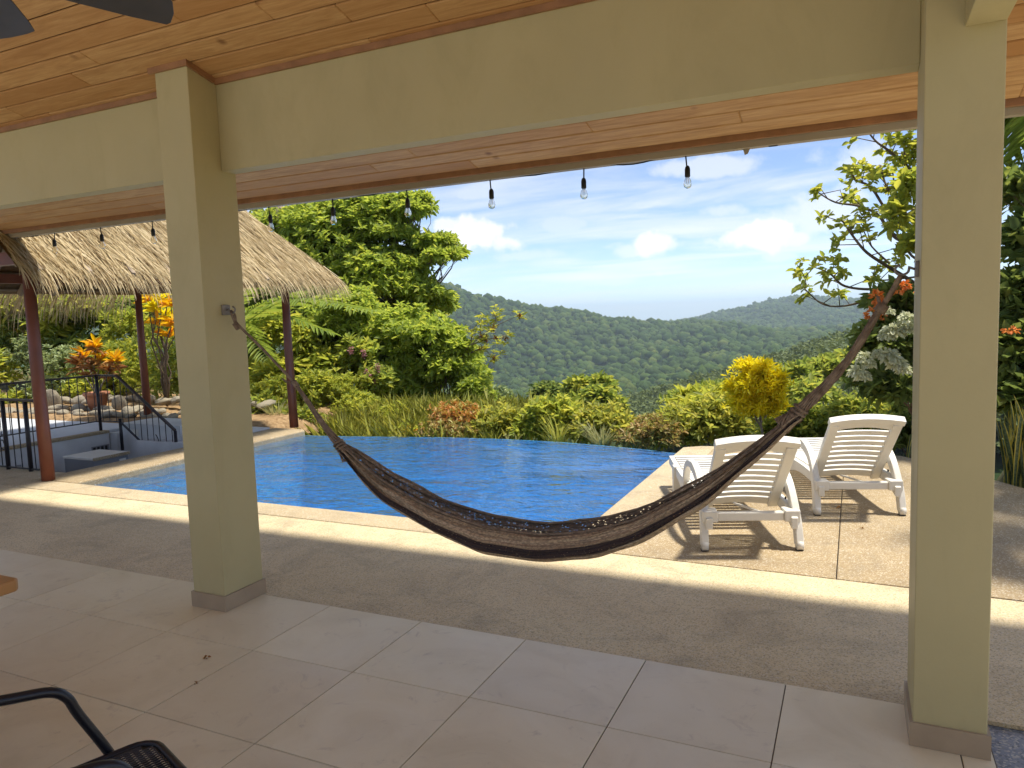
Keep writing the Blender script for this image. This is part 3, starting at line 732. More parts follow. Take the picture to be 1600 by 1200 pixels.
def pool():
    WL = -.072
    p = thing('pool', 'blue tiled infinity pool in front of the hammock', 'pool'); del p['label']; del p['category']; tag(p, kind='structure')
    inner = [(-1.80, 4.862), (-1.80, 8.38)] + POOL_FAR[::-1][1:] + [(-7.38, 4.862)]
    n = len(inner); zb = -1.30
    V = [(x, y, -.012 if y < 4.9 or (x in (-1.80, -7.38) and y < 8.37) else -.012) for x, y in inner]
    # walls and floor of the basin; the far wall stops at the water line
    def top(i):
        x, y = inner[i]; return -.078 if y > 8.3 else -.012
    mb = MB()
    V = [(x, y, top(i)) for i, (x, y) in enumerate(inner)] + [(x, y, zb) for x, y in inner]
    F = [(i, i + n, (i + 1) % n + n, (i + 1) % n) for i in range(n)]
    mb.add(V, F); mb.add([(x, y, zb) for x, y in inner], [tuple(range(n))]); mb.build('basin', 'pool_mosaic', p)
    # overflow wall
    w = MB(); outr = [(x, y + .06) for x, y in POOL_FAR]; m = len(POOL_FAR)
    V = [(x, y + .001, WL - .006) for x, y in POOL_FAR] + [(x, y, WL - .012) for x, y in outr] + [(x, y, -2.2) for x, y in outr]
    F = [(i, i + 1, m + i + 1, m + i) for i in range(m - 1)] + [(m + i, m + i + 1, 2 * m + i + 1, 2 * m + i) for i in range(m - 1)]
    w.add(V, F).build('overflow_wall', 'pool_mosaic', p)
    # steps at the shallow end
    MB().box((-7.376, 4.866, zb), (-6.2, 5.5, -.42)).build('step', 'waterline_tile', p)
    MB().box((-7.376, 4.866, zb), (-6.7, 6.4, -.75)).build('step', 'waterline_tile', p)
    MB().box((-7.379, 4.87, -.22), (-7.374, 8.33, -.020)).build('waterline_band', 'waterline_tile', p)
    MB().box((-7.37, 4.861, -.20), (-1.81, 4.866, -.020)).build('waterline_band', 'pool_mosaic', p)
    # water surface, slightly rippled
    X = np.linspace(-7.372, -1.802, 190); T = np.linspace(0, 1, 130); fx = np.array([a for a, _ in POOL_FAR]); fy = np.array([b for _, b in POOL_FAR])
    XX, TT = np.meshgrid(X, T, indexing='ij'); Yf = np.interp(XX, fx, fy) + .004; YY = 4.868 + TT * (Yf - 4.868)
    ZZ = WL + .0022 * (fnoise(XX, YY, 1.1, 5) + .7 * fnoise(XX, YY, .45, 6)) * np.clip((1 - TT) * 12, 0, 1)
    V = np.stack([XX, YY, ZZ], -1).reshape(-1, 3); a, b = np.meshgrid(np.arange(189), np.arange(129), indexing='ij')
    Q = np.stack([a * 130 + b, (a + 1) * 130 + b, (a + 1) * 130 + b + 1, a * 130 + b + 1], -1).reshape(-1, 4)
    tag(np_mesh('water', V, Q, 'pool_water', smooth=True), kind='structure')
pool()

# ------------------------------------------------------------------ porch: columns, beams, ceiling
SL = 0.25
def ceil_z(Y): return 2.905 - SL * (Y - 3.07)
def column(label, x0, x1, y0, y1, hook):
    t = thing('column', label, 'column', ((x0 + x1) / 2, (y0 + y1) / 2, 0)); cx, cyy = (x0 + x1) / 2, (y0 + y1) / 2
    mb = MB(); a, b = (x1 - x0) / 2, (y1 - y0) / 2
    V = [(-a, -b, 0), (a, -b, 0), (a, b, 0), (-a, b, 0)]
    V += [(x, y, ceil_z(cyy + y) + .015) for x, y, _ in V]
    mb.add(V, [(0, 3, 2, 1), (4, 5, 6, 7), (0, 1, 5, 4), (1, 2, 6, 5), (2, 3, 7, 6), (3, 0, 4, 7)]).build('shaft', 'cream_paint', t, bevel=.004, seg=2)
    s = MB(); g = .011; h = .088
    s.box((-a - g, -b - g, .001), (a + g, -b, h)); s.box((-a - g, b, .001), (a + g, b + g, h)); s.box((-a - g, -b, .001), (-a, b, h)); s.box((a, -b, .001), (a + g, b, h))
    s.build('skirting', 'skirting', t)
    hx, hy, hz, sg = hook; k = MB(); px = hx - cx; py = hy - cyy
    k.box((min(px, px + sg * .012), py - .028, hz - .028), (max(px, px + sg * .012), py + .028, hz + .028)); k.build('hook_plate', 'steel', t, bevel=.003)
    k = MB(); k.tube([(px + sg * .012, py, hz)] + [(px + sg * (.03 + .022 * (1 - math.cos(q))), py, hz - .018 * math.sin(q)) for q in np.linspace(-.5, 4.4, 12)], .005, 6); k.build('hook', 'steel', t, True)
    return t
HOOK_L = (-3.155, 3.016, 1.668); HOOK_R = (0.201, 2.955, 1.70)
cl = column('cream square column with grey skirting, hammock tied to its right side', -3.392, -3.155, 2.872, 3.162, (*HOOK_L, 1))
cr = column('cream column nearest the right edge, hammock tied to its left side', 0.201, 0.428, 2.856, 3.158, (*HOOK_R, -1))

def beam(label, x0, x1, y0, y1, zb, mat='cream_paint'):
    def z(Y): return ceil_z(Y) + .015
    V = [(x0, y0, zb), (x1, y0, zb), (x1, y1, zb), (x0, y1, zb), (x0, y0, z(y0)), (x1, y0, z(y0)), (x1, y1, z(y1)), (x0, y1, z(y1))]
    o = MB().add(V, [(0, 3, 2, 1), (4, 5, 6, 7), (0, 1, 5, 4), (1, 2, 6, 5), (2, 3, 7, 6), (3, 0, 4, 7)]).build('beam', mat, bevel=.003)
    return tag(o, label, 'beam')
beam('long cream beam between the two columns above the hammock', -3.1545, 0.2005, 3.058, 3.160, 2.425)
beam('cream beam running left from the left column under the ceiling', -9.2, -3.3925, 3.058, 3.160, 2.425)
beam('short cream beam running from the right column towards the house', 0.312, 0.4275, .22, 2.8555, 2.462)

def ceiling():
    t = thing('porch_ceiling', 'sloping ceiling of warm brown wooden boards over the porch', 'ceiling')
    ye = 4.43; w = 0.1285; k = 0; y = ye
    ang = math.atan(SL); cache = {}
    row = 0
    while y > .25:
        y0 = y - w
        x = -9.3 + rnd.uniform(-1.8, 0)
        while x < 1.65:
            L = rnd.choice((1.2, 1.8, 2.4, 2.4, 3.0)); x1 = min(x + L, 1.75)
            a = max(x, -9.3); Lq = round(x1 - a, 3)
            if Lq > 0.15:
                hw = (w / 2 - .0036) / math.cos(ang)
                if Lq not in cache:
                    cache[Lq] = MB().box((-Lq / 2 + .0004, -hw, 0), (Lq / 2 - .0004, hw, .014)).build('plank', 'teak', t, bevel=.005, seg=1).data
                    o = [c for c in t.children][-1]
                else: o = link('plank', cache[Lq], None, t)
                ym = (y + y0) / 2; o.location = ((a + x1) / 2, ym, ceil_z(ym) + rnd.uniform(0, .0012)); o.rotation_euler = (-ang, 0, 0)
            x = x1
        y = y0; row += 1
    # roof above the boards, near-black to deepen the shade in their gaps
    def zz(Y, d): return ceil_z(Y) + d
    V = [(-9.4, .2, zz(.2, .018)), (1.8, .2, zz(.2, .018)), (1.8, 4.47, zz(4.47, .018)), (-9.4, 4.47, zz(4.47, .018))]; V += [(x, yy, z + .10) for x, yy, z in V]
    MB().add(V, [(0, 3, 2, 1), (4, 5, 6, 7), (0, 1, 5, 4), (1, 2, 6, 5), (2, 3, 7, 6), (3, 0, 4, 7)]).build('roof_deck', 'dark_seam_back', t)
    # edge: wooden lip and fascia with a small gutter
    z0 = ceil_z(4.44)
    MB().box((-9.4, 4.437, z0 - .030), (1.8, 4.462, z0 + .016)).build('edge_lip', 'teak_trim', t, bevel=.003)
    MB().box((-9.4, 4.466, z0 - .068), (1.8, 4.488, z0 + .13)).build('fascia', 'fascia', t, bevel=.002)
    g = MB(); pr_ = [(4.488, z0 - .02), (4.488, z0 - .055), (4.52, z0 - .068), (4.56, z0 - .055), (4.575, z0 - .01), (4.575, z0 + .05), (4.57, z0 + .05), (4.568, z0 - .005), (4.553, z0 - .048), (4.52, z0 - .060), (4.494, z0 - .05), (4.493, z0 - .02)]
    m = len(pr_); V = [(-9.4, a, b) for a, b in pr_] + [(1.8, a, b) for a, b in pr_]
    g.add(V, [(i, (i + 1) % m, (i + 1) % m + m, i + m) for i in range(m)]).build('gutter', 'fascia', t)
    # strips where beam and columns meet the boards
    def strip(a, b, name='trim'):
        MB().bar(a, b, .016, .030).build(name, 'teak_trim', t)
    for x0, x1 in ((-9.2, -3.40), (-3.147, .193)):
        strip((x0, 3.049, ceil_z(3.049) - .014), (x1, 3.049, ceil_z(3.049) - .014))
    for x0, x1, y0 in ((-3.425, -3.138, 2.863), (.185, .445, 2.847)):
        strip((x0, y0, ceil_z(y0) - .012), (x1, y0, ceil_z(y0) - .012))
    strip((-3.146, 2.872, ceil_z(2.872) - .012), (-3.146, 3.040, ceil_z(3.04) - .012))
ceiling()

def rear_bounce_terrace():  # unseen ground and house block, added to steer light in the porch
    o = MB().box((-16, -16, -.30), (-2.5, -.9, -.03)).build('rear_bounce_terrace', 'bounce_paving'); tag(o, kind='structure')  # added out of view, bounces sun onto ceiling and floor
    o = MB().box((1.003, -.89, -.30), (9, 3.147, -.032)).build('side_bounce_terrace', 'bounce_paving'); tag(o, kind='structure')  # added out of view, bounces sun onto the columns' right faces
    o = MB().box((-2.49, -16, -.30), (10, -.9, -.05)).build('rear_yard', 'slab_wash'); tag(o, kind='structure')  # unseen ground, toned darker to cut the bounce onto column fronts
    h = thing('shading_house_block', 'unseen cream house block added to darken the right side of the porch', 'building', (2.0, -5.0, 0))  # unseen block, added to darken the right column and beam end
    MB().box((-2.6, -3, -.1), (3.2, 2.6, 3.3)).build('wall', 'cream_paint', h)
    MB().box((-2.75, -3.15, 3.302), (3.35, 2.75, 3.45)).build('roof', 'fascia', h)
    MB().box((-1.6, 2.601, -.0), (-.6, 2.62, 2.1)).build('door', 'teak_trim', h)
rear_bounce_terrace()
# ------------------------------------------------------------------ things on the porch
def catmull(P, n=8):
    P = [np.array(p, float) for p in P]; Q = [2 * P[0] - P[1]] + P + [2 * P[-1] - P[-2]]; out = []
    for i in range(1, len(Q) - 2):
        a, b, c, d = Q[i - 1:i + 3]
        for k in range(n):
            t = k / n; out.append(.5 * ((2 * b) + (c - a) * t + (2 * a - 5 * b + 4 * c - d) * t * t + (3 * b - a - 3 * c + d) * t ** 3))
    out.append(P[-1]); return out

def hammock():
    t = thing('hammock', 'brown and black woven hammock slung between the two columns', 'hammock')
    up = np.array([(-2.409, .960), (-2.28, .888), (-2.139, .799), (-1.846, .685), (-1.568, .627), (-1.274, .617), (-1.028, .661), (-.826, .730), (-.555, .892), (-.354, 1.042), (-.200, 1.180), (-.182, 1.198)])
    lo = np.array([(-2.409, .925), (-2.28, .780), (-2.147, .667), (-1.853, .547), (-1.575, .461), (-1.279, .458), (-1.032, .504), (-.828, .589), (-.556, .772), (-.354, .973), (-.205, 1.130), (-.182, 1.165)])
    nu, nv = 84, 190
    xs = np.linspace(-2.409, -.182, nv); zu = np.interp(xs, up[:, 0], up[:, 1]); zl = np.interp(xs, lo[:, 0], lo[:, 1])
    k = np.ones(9) / 9; pad = lambda a: np.convolve(np.concatenate([np.full(4, a[0]), a, np.full(4, a[-1])]), k, 'valid')
    zu, zl = pad(zu), pad(zl)
    u = np.linspace(0, 1, nu); S = np.linspace(0, 1, nv)
    prof = np.sin(np.clip(S, 0, 1) * np.pi) ** .55
    V = np.zeros((nv, nu, 3)); UV = np.zeros((nv, nu, 2))
    y0 = 3.0 + (2.955 - 3.016) * (S - .5) * .5
    for i in range(nv):
        h = zu[i] - zl[i]; wd = .016 + .070 * prof[i]
        tf = np.clip(u / .5, 0, 1); tb = np.clip((1 - u) / .5, 0, 1)          # lip -> bottom, front and back half
        yf_ = -wd * (.45 + .75 * np.sin(np.pi * tf * .62)) * (1 - tf ** 7); yb_ = wd * (.95 - .25 * tb) * (1 - tb ** 5)
        yy = np.where(u < .5, yf_, yb_)
        zz = np.where(u < .5, .86 * (1 - tf ** 1.12), 1 - tb ** 1.12)
        fold = (.004 + .010 * (1 - prof[i])) * np.sin(u * 46 + 2.2 * np.sin(S[i] * 7 + u * 5)) + .003 * np.sin(u * 97 + S[i] * 30)
        V[i, :, 0] = xs[i] + .004 * np.sin(u * 60 + i * .3); V[i, :, 1] = y0[i] + yy + fold * np.sign(yy); V[i, :, 2] = zl[i] + zz * h + fold * .4
        UV[i, :, 0] = np.where(u < .5, .5 * (1 - zz / .86), .5 + .5 * zz); UV[i, :, 1] = S[i]
    a, b = np.meshgrid(np.arange(nv - 1), np.arange(nu - 1), indexing='ij')
    Q = np.stack([a * nu + b, (a + 1) * nu + b, (a + 1) * nu + b + 1, a * nu + b + 1], -1).reshape(-1, 4)
    bed = np_mesh('bed', V.reshape(-1, 3), Q, 'hammock_weave', t, True, UV.reshape(-1, 2))
    # rims: cords along both lips, a little ragged
    for j, nm in ((0, 'edge_cord'), (nu - 1, 'edge_cord')):
        MB().tube(V[::6, j], .006, 6).build(nm, 'hammock_cord', t, True)
    # gathered cords at both ends
    def bundle(path, rad, n, tw, r):
        P = catmull(path, 8); m = len(P)
        for s in range(n):
            mb = MB(); pts = []
            for i, p in enumerate(P):
                tt = i / (m - 1); q = np.interp(tt, np.linspace(0, 1, len(rad)), rad); a = 2 * math.pi * s / n + tw * tt
                d = P[min(i + 1, m - 1)] - P[max(i - 1, 0)]; d /= np.linalg.norm(d); e = np.cross(d, (0, 1, 0)); e /= np.linalg.norm(e)
                pts.append(p + e * q * math.cos(a) + np.array([0, 1, 0]) * q * math.sin(a) + np.array([rnd.gauss(0, .0012) for _ in range(3)]))
            mb.tube(pts, r, 5).build('end_cord', 'hammock_cord', t, True)
    Lk = np.array([-2.409, 3.01, .943]); Lm = np.array([-2.681, 3.008, 1.263]); Le = np.array([HOOK_L[0] + .055, HOOK_L[1], HOOK_L[2] - .03])
    bundle([Lk + (.05, 0, -.06), Lk, (Lk * .6 + Lm * .4) + (0, 0, -.012), Lm], [.036, .020, .010, .006], 10, 3.5, .005)
    MB().tube(catmull([Lm, (Lm + Le) / 2 + (0, 0, -.006), Le + (.03, 0, -.05), Le], 6), .0075, 7).build('rope', 'hammock_cord', t, True)
    MB().tube(catmull([Le + (.02, 0, -.06), Le + (.005, -.012, .0), Le + (-.012, 0, .025), Le + (.004, .012, .0), Le + (.02, 0, -.055)], 5), .006, 6).build('loop', 'hammock_cord', t, True)
    MB().tube([Le + (.012, 0, -.045), Le + (.03, .004, -.075)], [.017, .015], 8).build('knot', 'hammock_cord', t, True)
    MB().tube([Lm + (-.012, 0, .014), Lm + (.012, 0, -.016)], [.014, .015], 8).build('knot', 'hammock_cord', t, True)
    MB().tube([Lm + (0, 0, 0), Lm + (-.05, -.01, .012), Lm + (-.075, -.015, .03)], [.006, .005, .004], 6).build('loose_end', 'hammock_cord', t, True)
    Rk = np.array([-.195, 2.985, 1.178]); Rm = np.array([.085, 2.965, 1.565]); Re = np.array([HOOK_R[0] - .055, HOOK_R[1], HOOK_R[2] - .02])
    bundle([Rk + (-.06, 0, -.055), Rk, (Rk + Rm) / 2 + (.012, 0, -.022), Rm], [.034, .021, .011, .008], 15, 4.5, .0045)
    MB().tube(catmull([Rm, Re + (-.02, 0, -.04), Re], 6), [.010] * 12 + [.008], 7).build('rope', 'hammock_cord', t, True)
    MB().tube([Rm + (-.008, -.01, -.012), Rm + (.010, -.01, .016)], [.022, .020], 8).build('knot', 'hammock_cord', t, True)
    MB().tube([Rm, Rm + (-.012, -.008, .045)], [.008, .006], 6).build('loose_end', 'hammock_cord', t, True)
    for K, ax in ((Lk, Lm - Lk), (Rk, Rm - Rk)):
        ax = ax / np.linalg.norm(ax)
        for s in (-.018, .0, .018):
            e = np.cross(ax, (0, 1, 0)); q = .026
            MB().tube([K + ax * s + (e * math.cos(a) + np.array([0, 1, 0]) * math.sin(a)) * q for a in np.linspace(0, 6.3, 13)], .007, 5).build('binding', 'hammock_cord', t, True)
hammock()

def string_lights():
    t = thing('string_lights', 'black string of clear bulbs hung along the roof edge', 'string lights')
    xs = [-.924, -1.563, -2.230, -2.892, -3.549, -4.174, -4.83, -5.485, -6.152, -6.790, -7.428, -8.08]
    Y = 4.502; P = [(-.287, Y, 2.512), (-.43, Y, 2.505)]
    for i, x in enumerate(xs):
        P.append((x, Y, 2.520)); nx = xs[i + 1] if i + 1 < len(xs) else x - .6
        P.append(((x + nx) / 2, Y, 2.494 + rnd.uniform(-.008, .012)))
    MB().tube(catmull(P[1:], 5), .0045, 6).build('cable', 'black_plastic', t, True)
    for i, x in enumerate(xs):
        tx, ty = rnd.uniform(-.012, .012), rnd.uniform(-.01, .01); z = 2.515
        MB().tube([(x - .026, Y, z + .008), (x + .026, Y, z + .008)], .009, 6).build('clip', 'black_plastic', t, True)
        MB().tube([(x, Y, z), (x + tx * .6, Y + ty * .6, z - .075)], .0045, 6).build('drop_cord', 'black_plastic', t, True)
        zt = z - .075; X = x + tx
        s = MB().lathe([(.006, 0), (.013, -.008), (.0165, -.022), (.0165, -.062), (.0145, -.066)], (X, Y + ty, zt), 14).build('socket', 'black_plastic', t, True)
        MB().lathe([(.0125, -.064), (.0145, -.072), (.0225, -.092), (.0245, -.108), (.021, -.124), (.011, -.133), (.001, -.1345)], (X, Y + ty, zt), 16).build('bulb', 'bulb_glass', s, True)
        MB().tube([(X - .004, Y + ty, zt - .066), (X - .007, Y + ty, zt - .10), (X, Y + ty, zt - .112), (X + .007, Y + ty, zt - .10), (X + .004, Y + ty, zt - .066)], .0013, 4).build('filament', 'filament', s)
    MB().box((-.455, Y - .014, 2.492), (-.405, Y + .014, 2.520)).build('plug', 'black_plastic', t, bevel=.004)
    MB().tube(catmull([(-.405, Y, 2.506), (-.33, Y, 2.515), (-.25, Y - .03, 2.535), (-.12, Y - .035, 2.53), (.1, Y - .035, 2.532)], 5), .004, 6).build('feed_cord', 'fascia', t, True)
    MB().add([(-.595, Y, 2.498), (-.555, Y + .006, 2.498), (-.568, Y + .004, 2.468), (-.585, Y, 2.462)], [(0, 1, 2, 3)]).build('tape', 'fascia', t)
string_lights()

def ceiling_fan():
    c = np.array([-2.59, 1.50]); zb = 2.75
    t = thing('ceiling_fan', 'dark ceiling fan at the top left corner, two blades in view', 'ceiling fan', (c[0], c[1], zb))
    zc = ceil_z(c[1]) - zb
    MB().lathe([(.065, zc - .05), (.07, zc - .01), (.06, zc + .03)], (0, 0, 0), 20).build('canopy', 'fan_blade', t, True)
    MB().tube([(0, 0, .10), (0, 0, zc)], .012, 10).build('rod', 'fan_blade', t, True)
    MB().lathe([(.03, .12), (.09, .10), (.115, .06), (.115, -.01), (.08, -.05), (.03, -.06)], (0, 0, 0), 24).build('motor', 'fan_blade', t, True)
    a0 = math.atan2(2.06 - c[1], -2.34 - c[0])
    for k in range(5):
        a = a0 + k * 2 * math.pi / 5
        out = [(.17, -.05), (.30, -.072), (.50, -.088), (.595, -.090), (.615, -.06), (.635, .0), (.64, .06), (.63, .078), (.50, .078), (.30, .066), (.17, .05)]
        b = MB().prism(out, -.004, .004).build('blade', 'fan_blade', t, bevel=.002)
        b.rotation_euler = (R(-13), 0, a); b.location = (0, 0, .01)
        h = MB().prism([(.09, -.02), (.20, -.032), (.27, -.028), (.27, .028), (.20, .032), (.09, .02)], .006, .012).build('blade_arm', 'black_metal', t); h.rotation_euler = (R(-13), 0, a); h.location = (0, 0, .01)
ceiling_fan()

def table():
    t = thing('dining_table', 'thick wooden tabletop corner at the left edge', 'table', (-3.3, .95, 0))
    MB().prism([(-.8, -.45), (.70, -.45), (.73, -.40), (.73, .51), (.715, .526), (-.8, .526)], .708, .75).build('tabletop', 'table_wood', t, bevel=.006, seg=2)
    for x in (-.68, .55):
        for y in (-.35, .40): MB().tube([(x, y, 0), (x, y, .708)], [.028, .036], 8).build('leg', 'table_wood', t)
    MB().box((-.68, -.36, .62), (.55, -.33, .708)).build('apron', 'table_wood', t); MB().box((-.68, .38, .62), (.55, .41, .708)).build('apron', 'table_wood', t)
table()

def patio_chair():
    f = np.array([.34, .94]); f /= np.linalg.norm(f); a = np.array([f[1], -f[0]])
    o = np.array([-1.888, 1.157]) + a * .235
    t = thing('patio_chair', 'black metal mesh chair with tubular arms at the lower left corner', 'chair', (o[0], o[1], 0), math.atan2(-f[0], f[1]))
    for s in (-1, 1):
        x = s * .235
        P = [(x, -.42, .70), (x, -.25, .685), (x, -.10, .660), (x, -.025, .645), (x, .012, .615), (x, .035, .56), (x * .98, .10, .42), (x * .98, .165, .25), (x * .98, .25, .0)]
        MB().tube(catmull(P, 5), .0135, 10).build('arm', 'black_metal', t, True)
        MB().tube(catmull([(x * .85, -.40, .42), (x * .9, -.50, .2), (x * .95, -.56, 0)], 4), .012, 8).build('rear_leg', 'black_metal', t, True)
        MB().tube(catmull([(x * .85, -.36, .42), (x * .85, -.44, .66), (x * .8, -.50, .88)], 4), .012, 8).build('back_post', 'black_metal', t, True)
    # seat: mesh panel in a rounded frame
    def rr(w, y0, y1, r, z, n=5):
        out = []
        for cx_, cy_, s0 in ((w - r, y0 + r, -90), (w - r, y1 - r, 0), (-w + r, y1 - r, 90), (-w + r, y0 + r, 180)):
            for i in range(n + 1): q = R(s0 + 90 * i / n); out.append((cx_ + r * math.cos(q), cy_ + r * math.sin(q), z))
        return out
    L = rr(.205, -.38, .205, .06, .425); MB().tube(L + L[:2], .011, 8, False).build('seat_frame', 'black_metal', t, True)
    mb = MB(); N = 26
    for i in range(N):
        y = -.37 + .565 * i / (N - 1); inset = max(0, .06 - math.sqrt(max(0, .06 ** 2 - max(0, y - .145) ** 2))) if y > .145 else 0
        mb.bar((-.198 + inset, y, .424), (.198 - inset, y, .424), .013, .004)
    mb.build('seat_strands', 'black_plastic', t)
    mb = MB(); N = 34
    for i in range(N):
        x = -.195 + .39 * i / (N - 1); mb.bar((x, -.37, .4285), (x, .19 if abs(x) < .16 else .165, .4285), .0045, .003)
    mb.build('seat_weave', 'seat_mesh', t)
    B = [(-.19, -.40, .50), (-.19, -.50, .84), (-.13, -.515, .90), (.13, -.515, .90), (.19, -.50, .84), (.19, -.40, .50)]
    MB().tube(B + B[:1], .011, 8, False).build('back_frame', 'black_metal', t, True)
    mb = MB()
    for i in range(20):
        q = i / 19; mb.bar((-.185, -.40 - .105 * q, .51 + .37 * q), (.185, -.40 - .105 * q, .51 + .37 * q), .010, .004, (0, 1, .2))
    mb.build('back_weave', 'seat_mesh', t)
patio_chair()

def debris():
    for i, (px, py, s, lab) in enumerate(((320, 1031, .020, 'small dry brown leaf curled on the tile near the left column'), (306, 1069, .013, 'tiny dry crumb on the tile joint in front of the left column'),
                                     (1313, 793, .022, 'small dry leaf on the slab under the right lounger'), (1346, 826, .016, 'tiny leaf scrap on the slab beside the right column'),
                                     (1142, 783, .030, 'dry brown leaf lying under the left lounger backrest'))):
        p = onz(px, py, 0.0)
        V, Q = leaf_arrays(np.array([[0, 0, .006]] * 3) + rng.normal(0, .006, (3, 3)) * (1, 1, .3), nrm(rng.normal(size=(3, 3)) * (1, 1, .3)), np.array([s * 1.6, s, s * .8]), np.array([s, s * .7, s * .5]), .4, .3)
        o = np_mesh('dry_leaf', V, Q, 'leaf_bronze'); o.location = tuple(p); tag(o, lab, 'leaf', 'fallen leaves')
debris()

# ------------------------------------------------------------------ loungers
def lounger(label, loc, rz):
    t = thing('sun_lounger', label, 'lounger', loc, rz, 'white loungers by the pool'); M_ = 'white_plastic'
    zs = .275
    for s in (-1, 1):
        x = s * .285
        # rear leg that sweeps forward into the arm
        P = catmull([(x * 1.07, -.005, .035), (x * 1.06, .03, .16), (x * 1.04, .09, .28), (x * 1.03, .20, .40), (x * 1.03, .36, .462), (x * 1.03, .54, .470), (x * 1.03, .70, .43), (x * 1.03, .80, .34), (x * 1.03, .84, .25)], 4)
        mb = MB(); m = len(P)
        V = []; F = []
        for i, p in enumerate(P):
            d = P[min(i + 1, m - 1)] - P[max(i - 1, 0)]; d /= np.linalg.norm(d); e = np.cross(d, (1, 0, 0)); q = .5 * (.068 if i < m * .55 else .05); wd = .024
            for (aa, bb) in ((-wd, -q), (wd, -q), (wd, q), (-wd, q)): V.append(p + np.array([aa, 0, 0]) + e * bb)
        for i in range(m - 1):
            for k in range(4): F.append((i * 4 + k, i * 4 + (k + 1) % 4, (i + 1) * 4 + (k + 1) % 4, (i + 1) * 4 + k))
        F += [(3, 2, 1, 0), tuple((m - 1) * 4 + k for k in range(4))]
        arm = mb.add(V, F).build('arm', M_, t, bevel=.006, seg=2)
        for q in (.30, .36, .24): MB().tube([(x * .96, .13 + (q - .24) * .8, q), (x * .93, .13 + (q - .24) * .8, q)], .010, 8).build('notch', 'dark_void', arm)
        w = MB().tube([(x * 1.07 - .020, -.012, .036), (x * 1.07 + .020, -.012, .036)], .034, 14).build('wheel', M_, t, True)
        MB().box((x * 1.07 - .022, -.03, .0), (x * 1.07 + .022, .01, .006)).build('pad', 'dark_void', w)
        # front leg
        MB().add([(x - .03, 1.40, 0), (x + .03, 1.40, 0), (x + .03, 1.455, 0), (x - .03, 1.455, 0), (x - .03, 1.36, zs), (x + .03, 1.36, zs), (x + .03, 1.46, zs), (x - .03, 1.46, zs)],
                 [(0, 3, 2, 1), (4, 5, 6, 7), (0, 1, 5, 4), (1, 2, 6, 5), (2, 3, 7, 6), (3, 0, 4, 7)]).build('leg', M_, t, bevel=.008)
        # side rail of the seat, waved
        mb = MB(); V = []; F = []; ys = np.linspace(-.02, 1.80, 24)
        for i, y in enumerate(ys):
            zt = zs + .012 * math.sin(y * 4.0) - (.05 if y < .15 else 0) * (1 - y / .15 if y < .15 else 0)
            dp = .075 + .045 * math.exp(-((y - .95) / .22) ** 2)
            for (aa, zz) in ((-.022, zt - dp), (.022, zt - dp), (.022, zt), (-.022, zt)): V.append((x * .96 + aa, y, zz))
        for i in range(23):
            for k in range(4): F.append((i * 4 + k, i * 4 + (k + 1) % 4, (i + 1) * 4 + (k + 1) % 4, (i + 1) * 4 + k))
        F += [(3, 2, 1, 0), tuple(23 * 4 + k for k in range(4))]
        mb.add(V, F).build('side_rail', M_, t, bevel=.006, seg=2)
        MB().box((x * .93 - .05 - (s > 0) * 0, -.005, .185), (x * .93 + .05, .105, .262)).build('bracket', M_, t, bevel=.008)
    MB().box((-.215, .012, .190), (.215, .062, .248)).build('crossbar', M_, t, bevel=.008)
    for i in range(17):
        y = .50 + i * .078; z = zs + .012 * math.sin(y * 4.0)
        mb = MB(); P = [(-.25, y, z), (-.12, y, z - .008), (0, y, z - .011), (.12, y, z - .008), (.25, y, z)]
        for a_, b_ in zip(P, P[1:]): mb.bar(a_, b_, .058, .012)
        mb.build('slat', M_, t)
    MB().box((-.285, 1.775, zs - .08), (.285, 1.83, zs + .005)).build('foot_rail', M_, t, bevel=.012)
    # backrest: frame leaning back with curved slats
    hy, hz, ty, tz = .34, .215, -.15, .735
    d = np.array([0, ty - hy, tz - hz]); Lb = np.linalg.norm(d); d /= Lb; nn = np.array([0, -d[2], d[1]])
    def bp(x, q, off=0.0): return np.array([x, hy, hz]) + d * q * Lb + nn * off
    b = MB()
    for s in (-1, 1):
        b.add([bp(s * .255, 0, -.022), bp(s * .188, 0, -.022), bp(s * .188, 0.96, -.022), bp(s * .255, 0.96, -.022), bp(s * .255, 0, .022), bp(s * .188, 0, .022), bp(s * .188, .96, .022), bp(s * .255, .96, .022)],
              [(0, 1, 2, 3), (7, 6, 5, 4), (0, 4, 5, 1), (1, 5, 6, 2), (2, 6, 7, 3), (3, 7, 4, 0)])
    bk = b.build('backrest', M_, t, bevel=.007)
    def cross(q0, q1, bow, name, off0=-.008, off1=.008, hw=.19):
        mb = MB(); n = 10; V = []; F = []
        for i in range(n + 1):
            x = -hw + 2 * hw * i / n; k = bow * (1 - (x / hw) ** 2); o = -.018 * (1 - (x / hw) ** 2)
            V += [bp(x, q0 + k, off0 + o), bp(x, q1 + k, off0 + o), bp(x, q1 + k, off1 + o), bp(x, q0 + k, off1 + o)]
        for i in range(n):
            for k in range(4): F.append((i * 4 + k, (i + 1) * 4 + k, (i + 1) * 4 + (k + 1) % 4, i * 4 + (k + 1) % 4))
        F += [(0, 1, 2, 3), tuple(n * 4 + k for k in (3, 2, 1, 0))]
        return mb.add(V, F).build(name, M_, bk, bevel=.003, seg=1)
    cross(.955, 1.03, .022, 'top_bar', -.026, .026, .262)
    cross(.865, .957, .015, 'slat')
    for i in range(8): cross(.155 + i * .0885, .155 + i * .0885 + .060, -.012, 'slat')
    cross(.02, .128, -.006, 'slat')
    MB().tube([bp(-.24, .06, -.03), bp(-.27, .06, -.03)], .010, 8).build('screw', 'steel', bk)
    # prop
    MB().bar((-.06, .26, .25), (.10, .18, .205), .02, .012).build('prop', M_, t)
    return t
